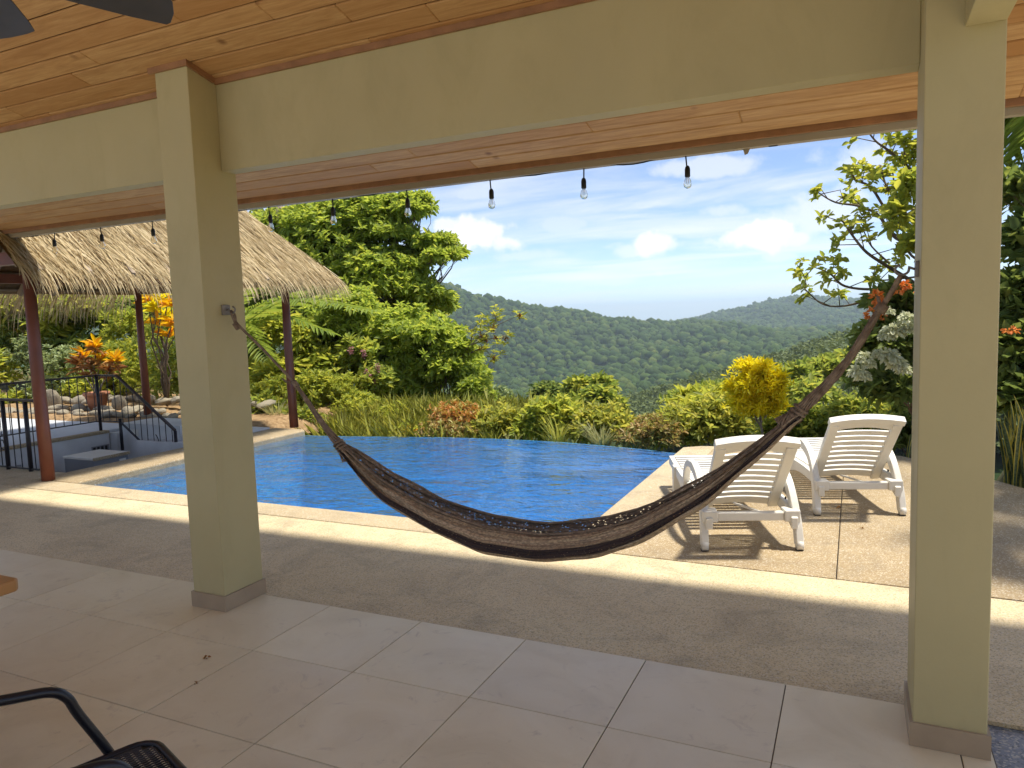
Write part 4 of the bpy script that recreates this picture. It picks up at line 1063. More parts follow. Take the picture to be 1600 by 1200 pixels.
lounger('white plastic sun lounger nearer the camera, partly behind the hammock', (-.605, 4.915, -.006), R(20.5))
lounger('white plastic sun lounger farther right, beside the right column', (.04, 6.02, -.006), R(17.5))
# ------------------------------------------------------------------ thatched shelter
def palapa():
    t = thing('thatched_shelter', 'palm thatched shelter on red brown posts left of the pool', 'shelter', (-9.45, 6.7, 0))
    ox, oy = -9.45, 6.7
    L = lambda x, y, z: (x - ox, y - oy, z)
    posts = [(-7.80, 4.86), (-7.74, 8.60), (-11.14, 8.76), (-11.14, 4.86)]
    for i, (x, y) in enumerate(posts):
        MB().tube([L(x, y, 0), L(x - .02, y, 1.2), L(x - .015, y, 2.36)], [.066, .062, .056], 14).build('post', 'red_oxide', t, True)
    zb = 2.36
    for a, b in ((0, 1), (1, 2), (2, 3), (3, 0)):
        MB().bar(L(*posts[a], zb), L(*posts[b], zb), .09, .13).build('plate_beam', 'red_oxide', t)
    E = 2.22; xr, xl, yn, yf, xm, yh, zr = -7.22, -11.72, 4.42, 9.12, -9.45, 7.45, 4.40
    ridge_n, ridge_f = (xm, yn, zr), (xm, yh, zr)
    base = MB()
    V = [L(xr, yn, E), L(xr, yf, E + .02), L(xm, yh, zr), L(xm, yn, zr), L(xl, yf, E + .02), L(xl, yn, E)]
    base.add(V, [(0, 1, 2, 3), (1, 4, 2), (4, 5, 3, 2)])
    base.add([(x, y, z - .06) for x, y, z in V], [(3, 2, 1, 0), (2, 4, 1), (2, 3, 5, 4)])
    base.build('thatch_base', 'thatch_base', t)
    # rafters and battens underneath
    for k in range(7):
        y = yn + .12 + (yh - yn) * k / 6
        for x in (xr + .1, xl - -.1): MB().bar(L(x, y, E - .06), L(xm, y, zr - .14), .05, .07).build('rafter', 'pole_wood', t)
    for k in range(9):
        q = (k + .4) / 9.5
        for xe in (xr, xl):
            x = xe + (xm - xe) * q; z = E + (zr - E) * q - .085
            MB().bar(L(x, yn + .02, z), L(x, yf - (yf - yh) * q - .1, z), .045, .028).build('batten', 'pole_wood', t)
    # strands
    Vs, Qs = [], []; cnt = [0]
    def strands(P0, S, Yax, N, n, ln, lean, eave, w=.011):
        """P0 starts, S slope dir (unit), Yax sideways dir, N normal"""
        seg = 4; le = ln * rng.uniform(.6, 1.2, n); lead = lean + rng.normal(0, .22, n)
        d = nrm(S[None] + Yax[None] * lead[:, None] + N[None] * rng.uniform(-.03, .10, n)[:, None]); pts = [P0]; cur = P0.copy()
        for i in range(seg):
            over = np.clip((eave - cur[:, 2]) / .20, 0, 1.3); low = np.clip((eave + .12 - cur[:, 2]) / .25, 0, 1)
            d = nrm(d + np.array([0, 0, -1.]) * (over * .55 + low * .12)[:, None] + Yax[None] * rng.normal(0, .05, n)[:, None]); cur = cur + d * (le / seg)[:, None]; pts.append(cur)
        sd = nrm(np.cross(d, N[None] + rng.normal(0, .5, (n, 3)))); ww = w * rng.uniform(.6, 1.5, n)[:, None]
        V = []
        for i, p in enumerate(pts):
            k = (1 - (i / seg) ** 2 * .75); V += [p - sd * ww * k / 2, p + sd * ww * k / 2]
        V = np.stack(V, 1).reshape(-1, 3); b = (np.arange(n) * (2 * seg + 2)).reshape(-1, 1) + cnt[0]
        for i in range(seg): Qs.append(b + np.array([[2 * i, 2 * i + 1, 2 * i + 3, 2 * i + 2]]))
        Vs.append(V); cnt[0] += len(V)
    def slope(A, B, Cc, D, n, side, ln=.62, lean=.18, eave=E, rows=15, fringe=1.0):
        """A,B eave ends, Cc,D ridge ends (over A.. order A,B,C(B side),D(A side))"""
        A, B, Cc, D = [np.array(L(*q)) for q in (A, B, Cc, D)]
        S = nrm(((A + B) / 2 - (Cc + D) / 2)); Yx = nrm(B - A); Nn = nrm(np.cross(S, Yx)); Nn = Nn if Nn[2] > 0 else -Nn
        S = nrm(S - Yx * (S @ Yx))
        for r in range(rows):
            q = (r + .5) / rows; m = int(n / rows * (1.6 if r > rows - 3 else 1))
            u = rng.uniform(-.01, 1.01, m); qq = np.clip(q + rng.normal(0, .025, m), 0, 1)
            top_ = D + (Cc - D) * u[:, None]; bot = A + (B - A) * u[:, None]
            P = top_ + (bot - top_) * qq[:, None] + Nn * (.015 + .03 * rng.uniform(0, 1, m) + .02 * (r % 2))[:, None]
            strands(P, S, Yx, Nn, m, ln * (1.0 if r < rows - 2 else fringe), lean, eave)
    slope((xr, yn, E), (xr, yf, E), (xm, yh, zr), (xm, yn, zr), 15000, 1, .50, .16, E - .0, fringe=.85)
    slope((xl, yn, E), (xl, yf, E), (xm, yh, zr), (xm, yn, zr), 4200, -1, .50, .0, E, rows=9, fringe=1.45)
    slope((xr, yf, E), (xl, yf, E), (xm, yh + .02, zr), (xm, yh, zr), 4200, 1, .44, .0, E, rows=10, fringe=.45)
    o = np_mesh('thatch', np.concatenate(Vs), np.concatenate(Qs), 'thatch', t); tag(o, 'straw coloured palm thatch', kind='stuff')
palapa()

# ------------------------------------------------------------------ sunken bar beside the pool
def sunken_bar():
    fl = MB().box((-10.72, 5.2, -1.02), (-8.03, 8.4, -.95)).build('bar_floor', 'grey_floor_paint'); tag(fl, kind='structure')
    pl = MB().box((-17, 5.2, -1.0), (-10.722, 8.30, -.008)).build('paved_platform', 'grey_floor_paint'); tag(pl, kind='structure')
    w = thing('bar_side_wall', 'white low wall of the sunken bar with a vent and tap', 'wall', (-10.72, 6.8, 0))
    MB().box((-.002, -1.6, -.95), (.05, .86, -.045)).build('wall_face', 'white_wall', w)
    MB().box((-.06, -1.62, -.045), (.075, .86, -.002)).build('wall_cap', 'slab_wash', w, bevel=.008)
    v = MB(); v.box((.05, .55, -.36), (.058, .86 - .02, -.22)); v.build('vent', 'fridge_grey', w)
    for k in range(4): MB().box((.058, .57 + k * .066, -.345), (.062, .61 + k * .066, -.235)).build('vent_slot', 'dark_void', w)
    MB().tube([(.06, -.55, -.75), (.06, -.55, -.28)], .03, 10).build('pipe', 'fridge_grey', w, True)
    MB().tube([(.06, -.55, -.36), (.16, -.50, -.36), (.18, -.49, -.40)], .014, 8).build('tap', 'fridge_grey', w, True)
    b = thing('bar_end_wall', 'white stepped wall at the far end of the sunken bar', 'wall', (-9.4, 8.0, 0))
    MB().box((-1.318, -.32, -.95), (-1.12, .4, -.05)).build('pier', 'white_wall', b)
    MB().box((-1.118, -.24, -.95), (.2, .4, .10)).build('wall_block', 'white_wall', b, bevel=.006)
    MB().box((.205, -.10, -.95), (1.36, .4, .02)).build('wall_block', 'white_wall', b, bevel=.006)
    MB().box((-.55, -.42, -.95), (.55, -.245, -.12)).build('step', 'white_wall', b, bevel=.006)
    MB().box((-.86, -.249, -.09), (-.72, -.241, .01)).build('socket_plate', 'white_plastic', b, bevel=.002)
    f = thing('drinks_chest', 'grey chest with a white top in the sunken bar', 'chest', (-9.78, 6.80, -.95))
    MB().box((-.31, -.27, .0), (.31, .27, .74)).build('body', 'fridge_grey', f, bevel=.01)
    MB().box((-.32, -.28, .742), (.32, .28, .775)).build('lid', 'white_plastic', f, bevel=.008)
    MB().box((.322, -.28, .735), (.334, .28, .777)).build('lid_edge', 'slab_wash', f)
    MB().box((.312, .12, .64), (.318, .22, .69)).build('badge', 'white_plastic', f)
    s = thing('bar_stool', 'round dark wooden stool behind the nearest shelter post', 'stool', (-9.02, 5.95, -.95))
    MB().lathe([(.10, .63), (.19, .64), (.205, .66), (.205, .69), (.19, .705)], (0, 0, 0), 22).build('seat', 'stool_wood', s, True)
    for k in range(4):
        a = R(45 + 90 * k); MB().tube([(.12 * math.cos(a), .12 * math.sin(a), .64), (.20 * math.cos(a), .20 * math.sin(a), 0)], .018, 8).build('leg', 'stool_wood', s)
    MB().tube([(.17 * math.cos(R(q)), .17 * math.sin(R(q)), .25) for q in range(0, 361, 30)], .01, 6).build('foot_ring', 'black_metal', s, True)
sunken_bar()

def railing(name, label, runs, posts, loc):
    t = thing(name, label, 'railing', loc); ox, oy, oz = loc
    for P, hb in runs:
        P = [np.array(p, float) - loc for p in P]
        for a, b in zip(P, P[1:]):
            MB().bar(a, b, .045, .030).build('top_rail', 'rail_paint', t, bevel=.006)
            dz = np.array([0, 0, hb]); MB().bar(a - dz, b - dz, .028, .016).build('bottom_rail', 'rail_bar', t)
            Ln = np.linalg.norm((b - a)[:2]); n = max(1, int(Ln / .125))
            for k in range(n):
                q = (k + .5) / n; p = a + (b - a) * q
                MB().tube([p - dz, p - (0, 0, .012)], .0065, 5).build('baluster', 'rail_bar', t)
    for (x, y, z0, z1) in posts:
        MB().tube([np.array((x, y, z0)) - loc, np.array((x, y, z1)) - loc], .024, 10).build('newel', 'rail_bar', t, True)
    return t
RT1 = railing('railing', 'dark railing that turns and slopes down beside the bar steps', [([(-10.77, 4.0, .870), (-10.77, 7.60, .870)], .72), ([(-10.77, 7.60, .870), (-10.33, 7.62, .868)], .72), ([(-10.33, 7.62, .868), (-9.14, 7.62, .055)], .72)],
        [(-10.77, 7.60, -.01, .86), (-9.14, 7.62, -.95, .05), (-10.33, 7.62, -.3, .2)], (-10.5, 7.4, 0))
for (cx_, cz_) in ((-9.55, -.20),):
    MB().tube([np.array((cx_ + .05 * math.sin(a * 1.0) * (1 if a < 3.1 else .7), 7.61, cz_ + .18 - a * .06)) - np.array((-10.5, 7.4, 0)) for a in np.linspace(0, 6.2, 18)], .008, 5).build('scroll', 'rail_bar', RT1, True)
RT2 = railing('railing', 'short dark railing at the left edge in front of the nearest shelter post', [([(-12.0, 5.13, .825), (-8.37, 5.13, .812)], .79)], [(-8.53, 5.13, -.006, .80), (-8.95, 5.13, -.006, .80), (-10.6, 5.13, -.006, .80)], (-9.5, 5.13, 0))
MB().tube([np.array((-9.0 + (.02 + .011 * a) * math.cos(a), 5.12, .30 + (.02 + .011 * a) * math.sin(a))) - np.array((-9.5, 5.13, 0)) for a in np.linspace(0, 8, 24)], .007, 5).build('scroll', 'rail_bar', RT2, True)

# ------------------------------------------------------------------ garden behind the shelter
def garden_bed():
    X = np.linspace(-24, -8.2, 80); Y = np.linspace(8.31, 11.4, 30); XX, YY = np.meshgrid(X, Y, indexing='ij')
    H = height(XX.ravel(), np.maximum(YY.ravel(), 8.9)).reshape(XX.shape); ZZ = H + .035 + .02 * fnoise(XX, YY, 1.7, 8); ZZ[:, 0] = -.05
    a, b = np.meshgrid(np.arange(79), np.arange(29), indexing='ij')
    Q = np.stack([a * 30 + b, (a + 1) * 30 + b, (a + 1) * 30 + b + 1, a * 30 + b + 1], -1).reshape(-1, 4)
    tag(np_mesh('garden_bed', np.stack([XX, YY, ZZ], -1).reshape(-1, 3), Q, 'litter', smooth=True), kind='structure')
garden_bed()
def rock_mesh(seed, flat=.55):
    r = np.random.default_rng(seed); bm = bmesh.new(); bmesh.ops.create_icosphere(bm, subdivisions=2, radius=1.0)
    k = r.normal(size=(5, 3)); k /= np.linalg.norm(k, axis=1, keepdims=True); amp = r.uniform(.08, .26, 5)
    for v in bm.verts:
        c = np.array(v.co); s = 1 + sum(a * math.sin(2.2 * (c @ d) + i) for i, (d, a) in enumerate(zip(k, amp))) + r.normal(0, .025)
        v.co = Vector(c * s * np.array([1, .8, flat]))
    me = bpy.data.meshes.new('stone'); bm.to_mesh(me); bm.free(); me.materials.append(MATS['stone'])
    me.polygons.foreach_set('use_smooth', [i % 3 != 0 for i in range(len(me.polygons))]); return me
ROCKS = [rock_mesh(i) for i in range(7)]
def stones():
    n = 0
    for row, (y0, z0) in enumerate(((8.75, .03), (9.15, .06), (9.75, .10))):
        x = -15.6 + row * .1
        while x < -9.3:
            s = rnd.uniform(.07, .14)
            o = link('stone', ROCKS[rnd.randint(0, 6)], None); y = y0 + rnd.uniform(-.13, .13) + (.25 if x > -9 else 0)
            o.location = (x + s, y, z0 + s * .18 + (rnd.uniform(0, .10) if row == 2 else 0)); o.scale = (s * rnd.uniform(1, 1.5), s, s * rnd.uniform(.7, 1.1)); o.rotation_euler = (rnd.uniform(-.2, .2), rnd.uniform(-.2, .2), rnd.uniform(0, 3.1))
            if row == 1 and rnd.random() < .45: bpy.data.objects.remove(o); x += s * 2.2; continue
            tag(o, 'pale rounded stone in the rock border behind the thatched shelter', 'stone', 'stones of the garden border'); x += s * rnd.uniform(1.7, 2.6); n += 1
    for (px, py, sx, sz, lab) in ((80, 627, .17, .25, 'upright oval stone left of the potted croton'), (187, 634, .12, .21, 'upright pale stone right of the potted croton')):
        p = at(px, py, 9.35); o = link('stone', ROCKS[2], None); o.location = (p[0], p[1], p[2]); o.scale = (sx, sx * .6, sz * 1.6); o.rotation_euler = (.1, .1, .4); tag(o, lab, 'stone')
stones()
# ------------------------------------------------------------------ plants
def croton_pot():
    p = at(153, 640, 9.3); t = thing('potted_croton', 'orange and yellow croton growing in a terracotta pot', 'potted plant', (p[0], p[1], .06))
    pot = MB().lathe([(.14, 0), (.19, .20), (.21, .27), (.235, .27), (.235, .33), (.205, .33), (.195, .29)], (0, 0, 0), 24).build('pot', 'terracotta', t, True)
    MB().lathe([(.19, .29), (.001, .295)], (0, 0, 0), 16).build('soil', 'soil', pot)
    mb = MB(); heads = []
    for (px, py) in ((148, 535), (130, 552), (158, 556), (180, 558), (140, 570), (170, 574), (122, 563)):
        q = at(px, py, 9.3 + rnd.uniform(-.15, .15)) - np.array([p[0], p[1], .06]); heads.append(q); limb(mb, (0, 0, .25), q, .014, .007, 6, 4, .04)
    mb.build('stem', 'pale_bark', t, True)
    for i, q in enumerate(heads):
        top = i in (0, 1, 2, 3)
        b, d = whorls(np.array([q]), np.array([[0, 0, 1.]]), 26, .20, .95, .5, .2)
        leaves('leaf_rosette', 'leaf_croton' if top else 'leaf_bronze', t, b, d, .21, .30, curl=.35)
        b, d = whorls(np.array([q - (0, 0, .09)]), np.array([[0, 0, .6]]), 14, .2, 1.5, .5, .0)
        leaves('leaf_rosette', 'leaf_bronze', t, b, d, .20, .30, curl=.4)
croton_pot()

def croton_tall():
    base = at(262, 640, 10.0); base[2] = .05
    t = thing('croton_shrub', 'tall croton with yellow and red orange leaves beside the left column', 'shrub', tuple(base))
    mb = MB(); C_ = []
    for (px, py) in ((235, 452), (250, 462), (262, 448), (240, 478), (256, 486), (266, 470), (270, 500), (244, 500), (230, 465), (262, 520)):
        q = at(px, py, 10.0 + rnd.uniform(-.4, .4)) - base; C_.append(q); limb(mb, (0, 0, 0), q, .022, .008, 5, 5, .06)
    mb.build('stem', 'bark', t, True)
    for i, q in enumerate(C_):
        b, d = whorls(np.array([q]), np.array([[0, -.2, 1.]]), 24, .22, 1.0, .5, .1); leaves('leaf_rosette', 'leaf_gold' if i < 5 else 'leaf_croton', t, b, d, .24, .28, curl=.4)
croton_tall()

def shrub(name, label, blobs, leaf, ln, wr=.42, per=7, r=.03, base=None, twig='twig', cat='shrub', **kw):
    c = np.mean([b[0] for b in blobs], 0)
    if base is None:
        base = np.array([c[0], c[1], float(height(np.array([c[0]]), np.array([c[1]]))[0])])
    return tree(name, label, cat, base, blobs, leaf, ln, wr, per, r, twig, **kw)

def backdrop_left():
    # a wall of mixed shrubs behind the shelter
    shrub('leafy_shrub', 'silvery green small leaved bush behind the nearest shelter post', [bl(95, 575, 10.6, 60, 45, 300), bl(70, 610, 10.4, 50, 30, 160), bl(45, 560, 10.7, 40, 40, 160)], 'leaf_silver', .075, .45, 8)
    shrub('leafy_shrub', 'dark broad leaved shrub behind the silvery bush', [bl(60, 510, 12.2, 80, 40, 200), bl(150, 505, 12.4, 80, 40, 200), bl(20, 560, 12.0, 60, 50, 150), bl(130, 560, 11.8, 80, 45, 220)], 'leaf_dark', .22, .42, 6)
    shrub('leafy_shrub', 'bright green long leaved shrub under the left eave of the thatch', [bl(30, 480, 11.6, 50, 25, 110), bl(110, 480, 11.5, 60, 22, 110), bl(80, 520, 11.3, 30, 40, 60), bl(0, 495, 11.4, 40, 40, 70)], 'leaf_bright', .30, .24, 6, curl=.5)
    shrub('leafy_shrub', 'yellow green shrub behind the potted croton', [bl(200, 520, 11.8, 50, 45, 220), bl(190, 570, 11.2, 50, 45, 260), bl(110, 600, 11.0, 50, 30, 150), bl(150, 610, 10.8, 60, 28, 160), bl(215, 590, 10.8, 40, 40, 150)], 'leaf_bright', .13, .40, 7)
    shrub('leafy_shrub', 'loose twiggy shrub between the far shelter post and the left column', [bl(258, 560, 10.8, 35, 50, 150), bl(250, 610, 10.5, 40, 35, 120), bl(285, 590, 10.9, 40, 60, 140), bl(240, 530, 11.2, 40, 40, 110)], 'leaf_mid', .10, .40, 5, twigs=16)
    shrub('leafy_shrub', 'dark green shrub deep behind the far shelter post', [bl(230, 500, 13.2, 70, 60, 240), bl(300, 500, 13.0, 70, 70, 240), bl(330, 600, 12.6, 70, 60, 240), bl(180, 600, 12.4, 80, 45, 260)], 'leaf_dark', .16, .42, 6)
    tree('leafy_tree', 'tall mid green tree standing behind the thatched roof', 'tree', (-17.5, 18.5, .6), [bl(40, 430, 17, 120, 70, 420), bl(160, 400, 18, 120, 80, 420), bl(280, 400, 17.5, 110, 80, 420), bl(200, 480, 17, 120, 50, 300)], 'leaf_mid', .22, .42, 7, .2)
    shrub('leafy_shrub', 'bright leafy shrub at the far left edge by the railing', [bl(-10, 590, 10.2, 40, 50, 120), bl(20, 630, 10.0, 40, 18, 60)], 'leaf_bright', .17, .4, 7)
backdrop_left()

def palm(name, label, base, head, fronds, leafmat_='palm_leaf', lw=.045):
    t = thing(name, label, 'palm', tuple(base)); base = np.array(base); head = np.array(head) - base
    MB().tube([(0, 0, -.2), head * .5 + (.03, 0, 0), head], [.07, .06, .045], 8).build('trunk', 'pale_bark', t, True)
    for tip, lift, n, ll in fronds:
        tip = np.array(tip) - base; mid = (head + tip) / 2 + np.array([0, 0, lift]); P = np.array(catmull([head, mid, tip], 14)); m = len(P)
        fr = MB().tube(P, list(np.linspace(.014, .003, m)), 5).build('frond', 'palm_leaf', t, True)
        q = np.linspace(.14, .995, n); idx = q * (m - 1); i0 = np.clip(idx.astype(int), 0, m - 2); fr_ = (idx - i0)[:, None]
        C_ = P[i0] * (1 - fr_) + P[i0 + 1] * fr_; d = nrm(P[np.clip(i0 + 1, 0, m - 1)] - P[i0]); sd = nrm(np.cross(d, (0, 0, 1.)))
        Ln = ll * np.sin(np.clip(q * 2.6 + .35, 0, np.pi)) ** .6 + .08
        for s in (-1, 1):
            D = nrm(sd * s * 1.0 + d * .62 + np.array([0, 0, .12]) + rng.normal(0, .06, C_.shape))
            V, Q = leaf_arrays(C_, D, Ln * rng.uniform(.9, 1.1, n), np.full(n, lw), .12, .30, flat=np.repeat([[0, 0, 1.]], n, 0))
            np_mesh('leaflets', V, Q, leafmat_, fr)
    return t
def palm_left():
    h = at(330, 545, 10.6)
    palm('palm', 'green palm with arching fronds behind the left column', (h[0] - .1, h[1] + .1, .0), h,
         [(at(590, 485, 10.2), .55, 44, .42), (at(470, 455, 11.2), .25, 40, .42), (at(420, 560, 10.0), .55, 34, .36), (at(150, 470, 11.4), .6, 40, .42), (at(400, 440, 11.6), .2, 36, .42), (at(300, 430, 11.0), .2, 36, .4), (at(520, 520, 11.3), .5, 36, .38)])
palm_left()

def centre_trees():
    def boughs(spec, Y, n, flat=.34):
        out = []
        for (px, py, rx, ry) in spec:
            for k in range(4):                # each lump is a few overlapping boughs
                out.append(bl(px + rnd.uniform(-.45, .45) * rx, py + rnd.uniform(-.6, .6) * ry, Y + rnd.uniform(-1.1, .9), rx * rnd.uniform(.5, .8), ry * rnd.uniform(.3, .6), int(n * rx * ry / 5200)))
        return out
    tree('almond_tree', 'large spreading green tree behind the thatched roof tip', 'tree', (-10.2, 17.0, .2),
         boughs([(470, 345, 95, 50), (560, 335, 85, 44), (625, 320, 55, 24), (655, 322, 26, 20), (600, 372, 85, 24), (672, 384, 56, 15), (712, 394, 26, 9), (500, 415, 85, 50), (585, 440, 66, 46), (640, 462, 56, 42), (672, 490, 46, 42), (420, 390, 85, 60), (640, 425, 46, 24), (665, 400, 40, 16), (610, 405, 50, 20), (450, 450, 80, 40)], 15.8, 520) + [bl(520, 400, 15.2, 150, 95, 900, 1.6), bl(590, 440, 14.9, 100, 60, 520, 1.2), bl(560, 340, 15.4, 110, 40, 420, 1.2)],
         'leaf_almond', .165, .44, 8, .10, 'pale_bark', spread=1.15, lump=.15, inner=.35, twigs=1)
    tree('almond_tree', 'rounded green tree leaning over the far pool edge', 'tree', (-8.2, 14.6, -2.4),
         boughs([(560, 520, 72, 50), (640, 530, 72, 50), (700, 545, 54, 48), (732, 590, 40, 34), (680, 600, 64, 40), (600, 590, 74, 50), (640, 640, 72, 26), (748, 615, 30, 20), (560, 470, 70, 40), (690, 640, 60, 22)], 13.4, 380) + [bl(630, 560, 12.9, 125, 90, 1100, 1.3), bl(540, 540, 13.2, 110, 90, 700, 1.2)],
         'leaf_almond', .14, .44, 8, .08, 'pale_bark', spread=1.15, lump=.15, inner=.35, twigs=1)
    tree('leafy_tree', 'dense mid green tree filling the space behind the large spreading tree', 'tree', (-13.5, 22, -1), [bl(430, 400, 21, 110, 90, 500), bl(540, 430, 21, 110, 80, 500), bl(610, 500, 20, 90, 70, 420), bl(480, 520, 20, 120, 80, 500), bl(650, 570, 19, 70, 50, 300)], 'leaf_mid', .26, .45, 7, .2, inner=.2)
    shrub('leafy_shrub', 'bright green long leaved shrub beside the far right shelter post', [bl(430, 520, 12.0, 50, 40, 130), bl(490, 540, 12.2, 50, 45, 150), bl(440, 590, 11.6, 60, 40, 160), bl(510, 585, 11.8, 45, 45, 140), bl(400, 600, 11.8, 50, 40, 120)], 'leaf_bright', .24, .28, 6, .04, np.array((-9.2, 12.2, -.3)), curl=.45)
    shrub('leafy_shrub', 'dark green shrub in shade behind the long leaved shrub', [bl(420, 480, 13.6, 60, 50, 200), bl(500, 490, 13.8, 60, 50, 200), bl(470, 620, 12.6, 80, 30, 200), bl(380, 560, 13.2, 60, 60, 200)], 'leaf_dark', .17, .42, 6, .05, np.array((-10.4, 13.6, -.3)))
    shrub('leafy_shrub', 'feathery light green undergrowth at the far left pool corner', [bl(500, 640, 10.8, 46, 26, 200), bl(560, 640, 10.7, 56, 28, 260), bl(610, 655, 10.4, 46, 22, 200), bl(540, 610, 11.0, 50, 30, 200), bl(470, 650, 10.6, 30, 22, 100)], 'leaf_bright', .085, .30, 9)
    t = shrub('flowering_shrub', 'shrub with small pink flower spikes under the rounded tree', [bl(560, 560, 11.8, 36, 40, 90), bl(590, 600, 11.4, 36, 30, 90)], 'leaf_mid', .16, .42, 6)
    b0 = np.array(t.location)
    for (px, py) in ((548, 549), (568, 553), (573, 583), (579, 592), (587, 600), (590, 576)):
        q = at(px, py, 11.2) - b0; n = 46; P = q + rng.normal(0, 1, (n, 3)) * (.016, .016, .04)
        leaves('flower_spike', 'petal_pink', t, P, rdir(n), .05, .6)
    shrub('leafy_shrub', 'low broad leaved plants at the foot of the far right shelter post', [bl(420, 640, 9.9, 40, 26, 90), bl(470, 655, 9.8, 36, 20, 80), bl(395, 655, 9.7, 30, 18, 60)], 'leaf_mid', .13, .42, 6, .02, np.array((-8.8, 9.9, -.1)))
    shrub('leafy_shrub', 'leafy green mound left of the pink flowers', [bl(440, 615, 10.6, 60, 34, 200), bl(500, 610, 10.8, 50, 34, 180), bl(400, 625, 10.4, 40, 30, 120)], 'leaf_bright', .11, .40, 7, .02, np.array((-9.0, 10.7, -.1)))
    # sparse branch with seed heads in front of the hill
    t = thing('seed_branch_tree', 'thin branch with pale tufted seed heads in front of the hill', 'tree', tuple(at(690, 640, 12.8)))
    b0 = np.array(t.location); mb = MB(); tips = []
    for path in ([(690, 640), (700, 580), (735, 540), (770, 512), (812, 492)], [(735, 540), (760, 530), (790, 528)], [(720, 560), (752, 545), (772, 560)], [(735, 540), (740, 515), (752, 500)], [(770, 512), (775, 498), (770, 488)]):
        P = [at(x, y, 12.8 + rnd.uniform(-.1, .1)) - b0 for x, y in path]; C_ = catmull(P, 4); mb.tube(C_, list(np.linspace(.018, .005, len(C_))), 5); tips += [P[-1], P[-2], C_[len(C_) // 2 + 2]]
    mb.build('trunk', 'pale_bark', t, True); tips = np.array(tips)
    b, d = whorls(np.repeat(tips, 3, 0) + rng.normal(0, .07, (len(tips) * 3, 3)), np.repeat([[0, 0, 1.]], len(tips) * 3, 0), 9, .12, 1.3, .5, .1)
    leaves('crown', 'leaf_yellowgreen', t, b, d, .12, .3)
    for q in tips[:8]: leaves('seed_head', 'leaf_bronze', t, q + rng.normal(0, .02, (24, 3)), rdir(24), .07, .3)
    # pole
    p = at(437, 330, 15.0); o = thing('utility_pole', 'pale wooden pole rising above the thatched roof', 'pole', (p[0], p[1], 0))
    MB().tube([(0, 0, -.3), (0, 0, 6.2)], [.12, .10], 12).build('shaft', 'pole_wood', o, True); MB().lathe([(.11, 6.2), (.06, 6.26), (.001, 6.27)], (0, 0, 0), 12).build('cap', 'fridge_grey', o)
centre_trees()

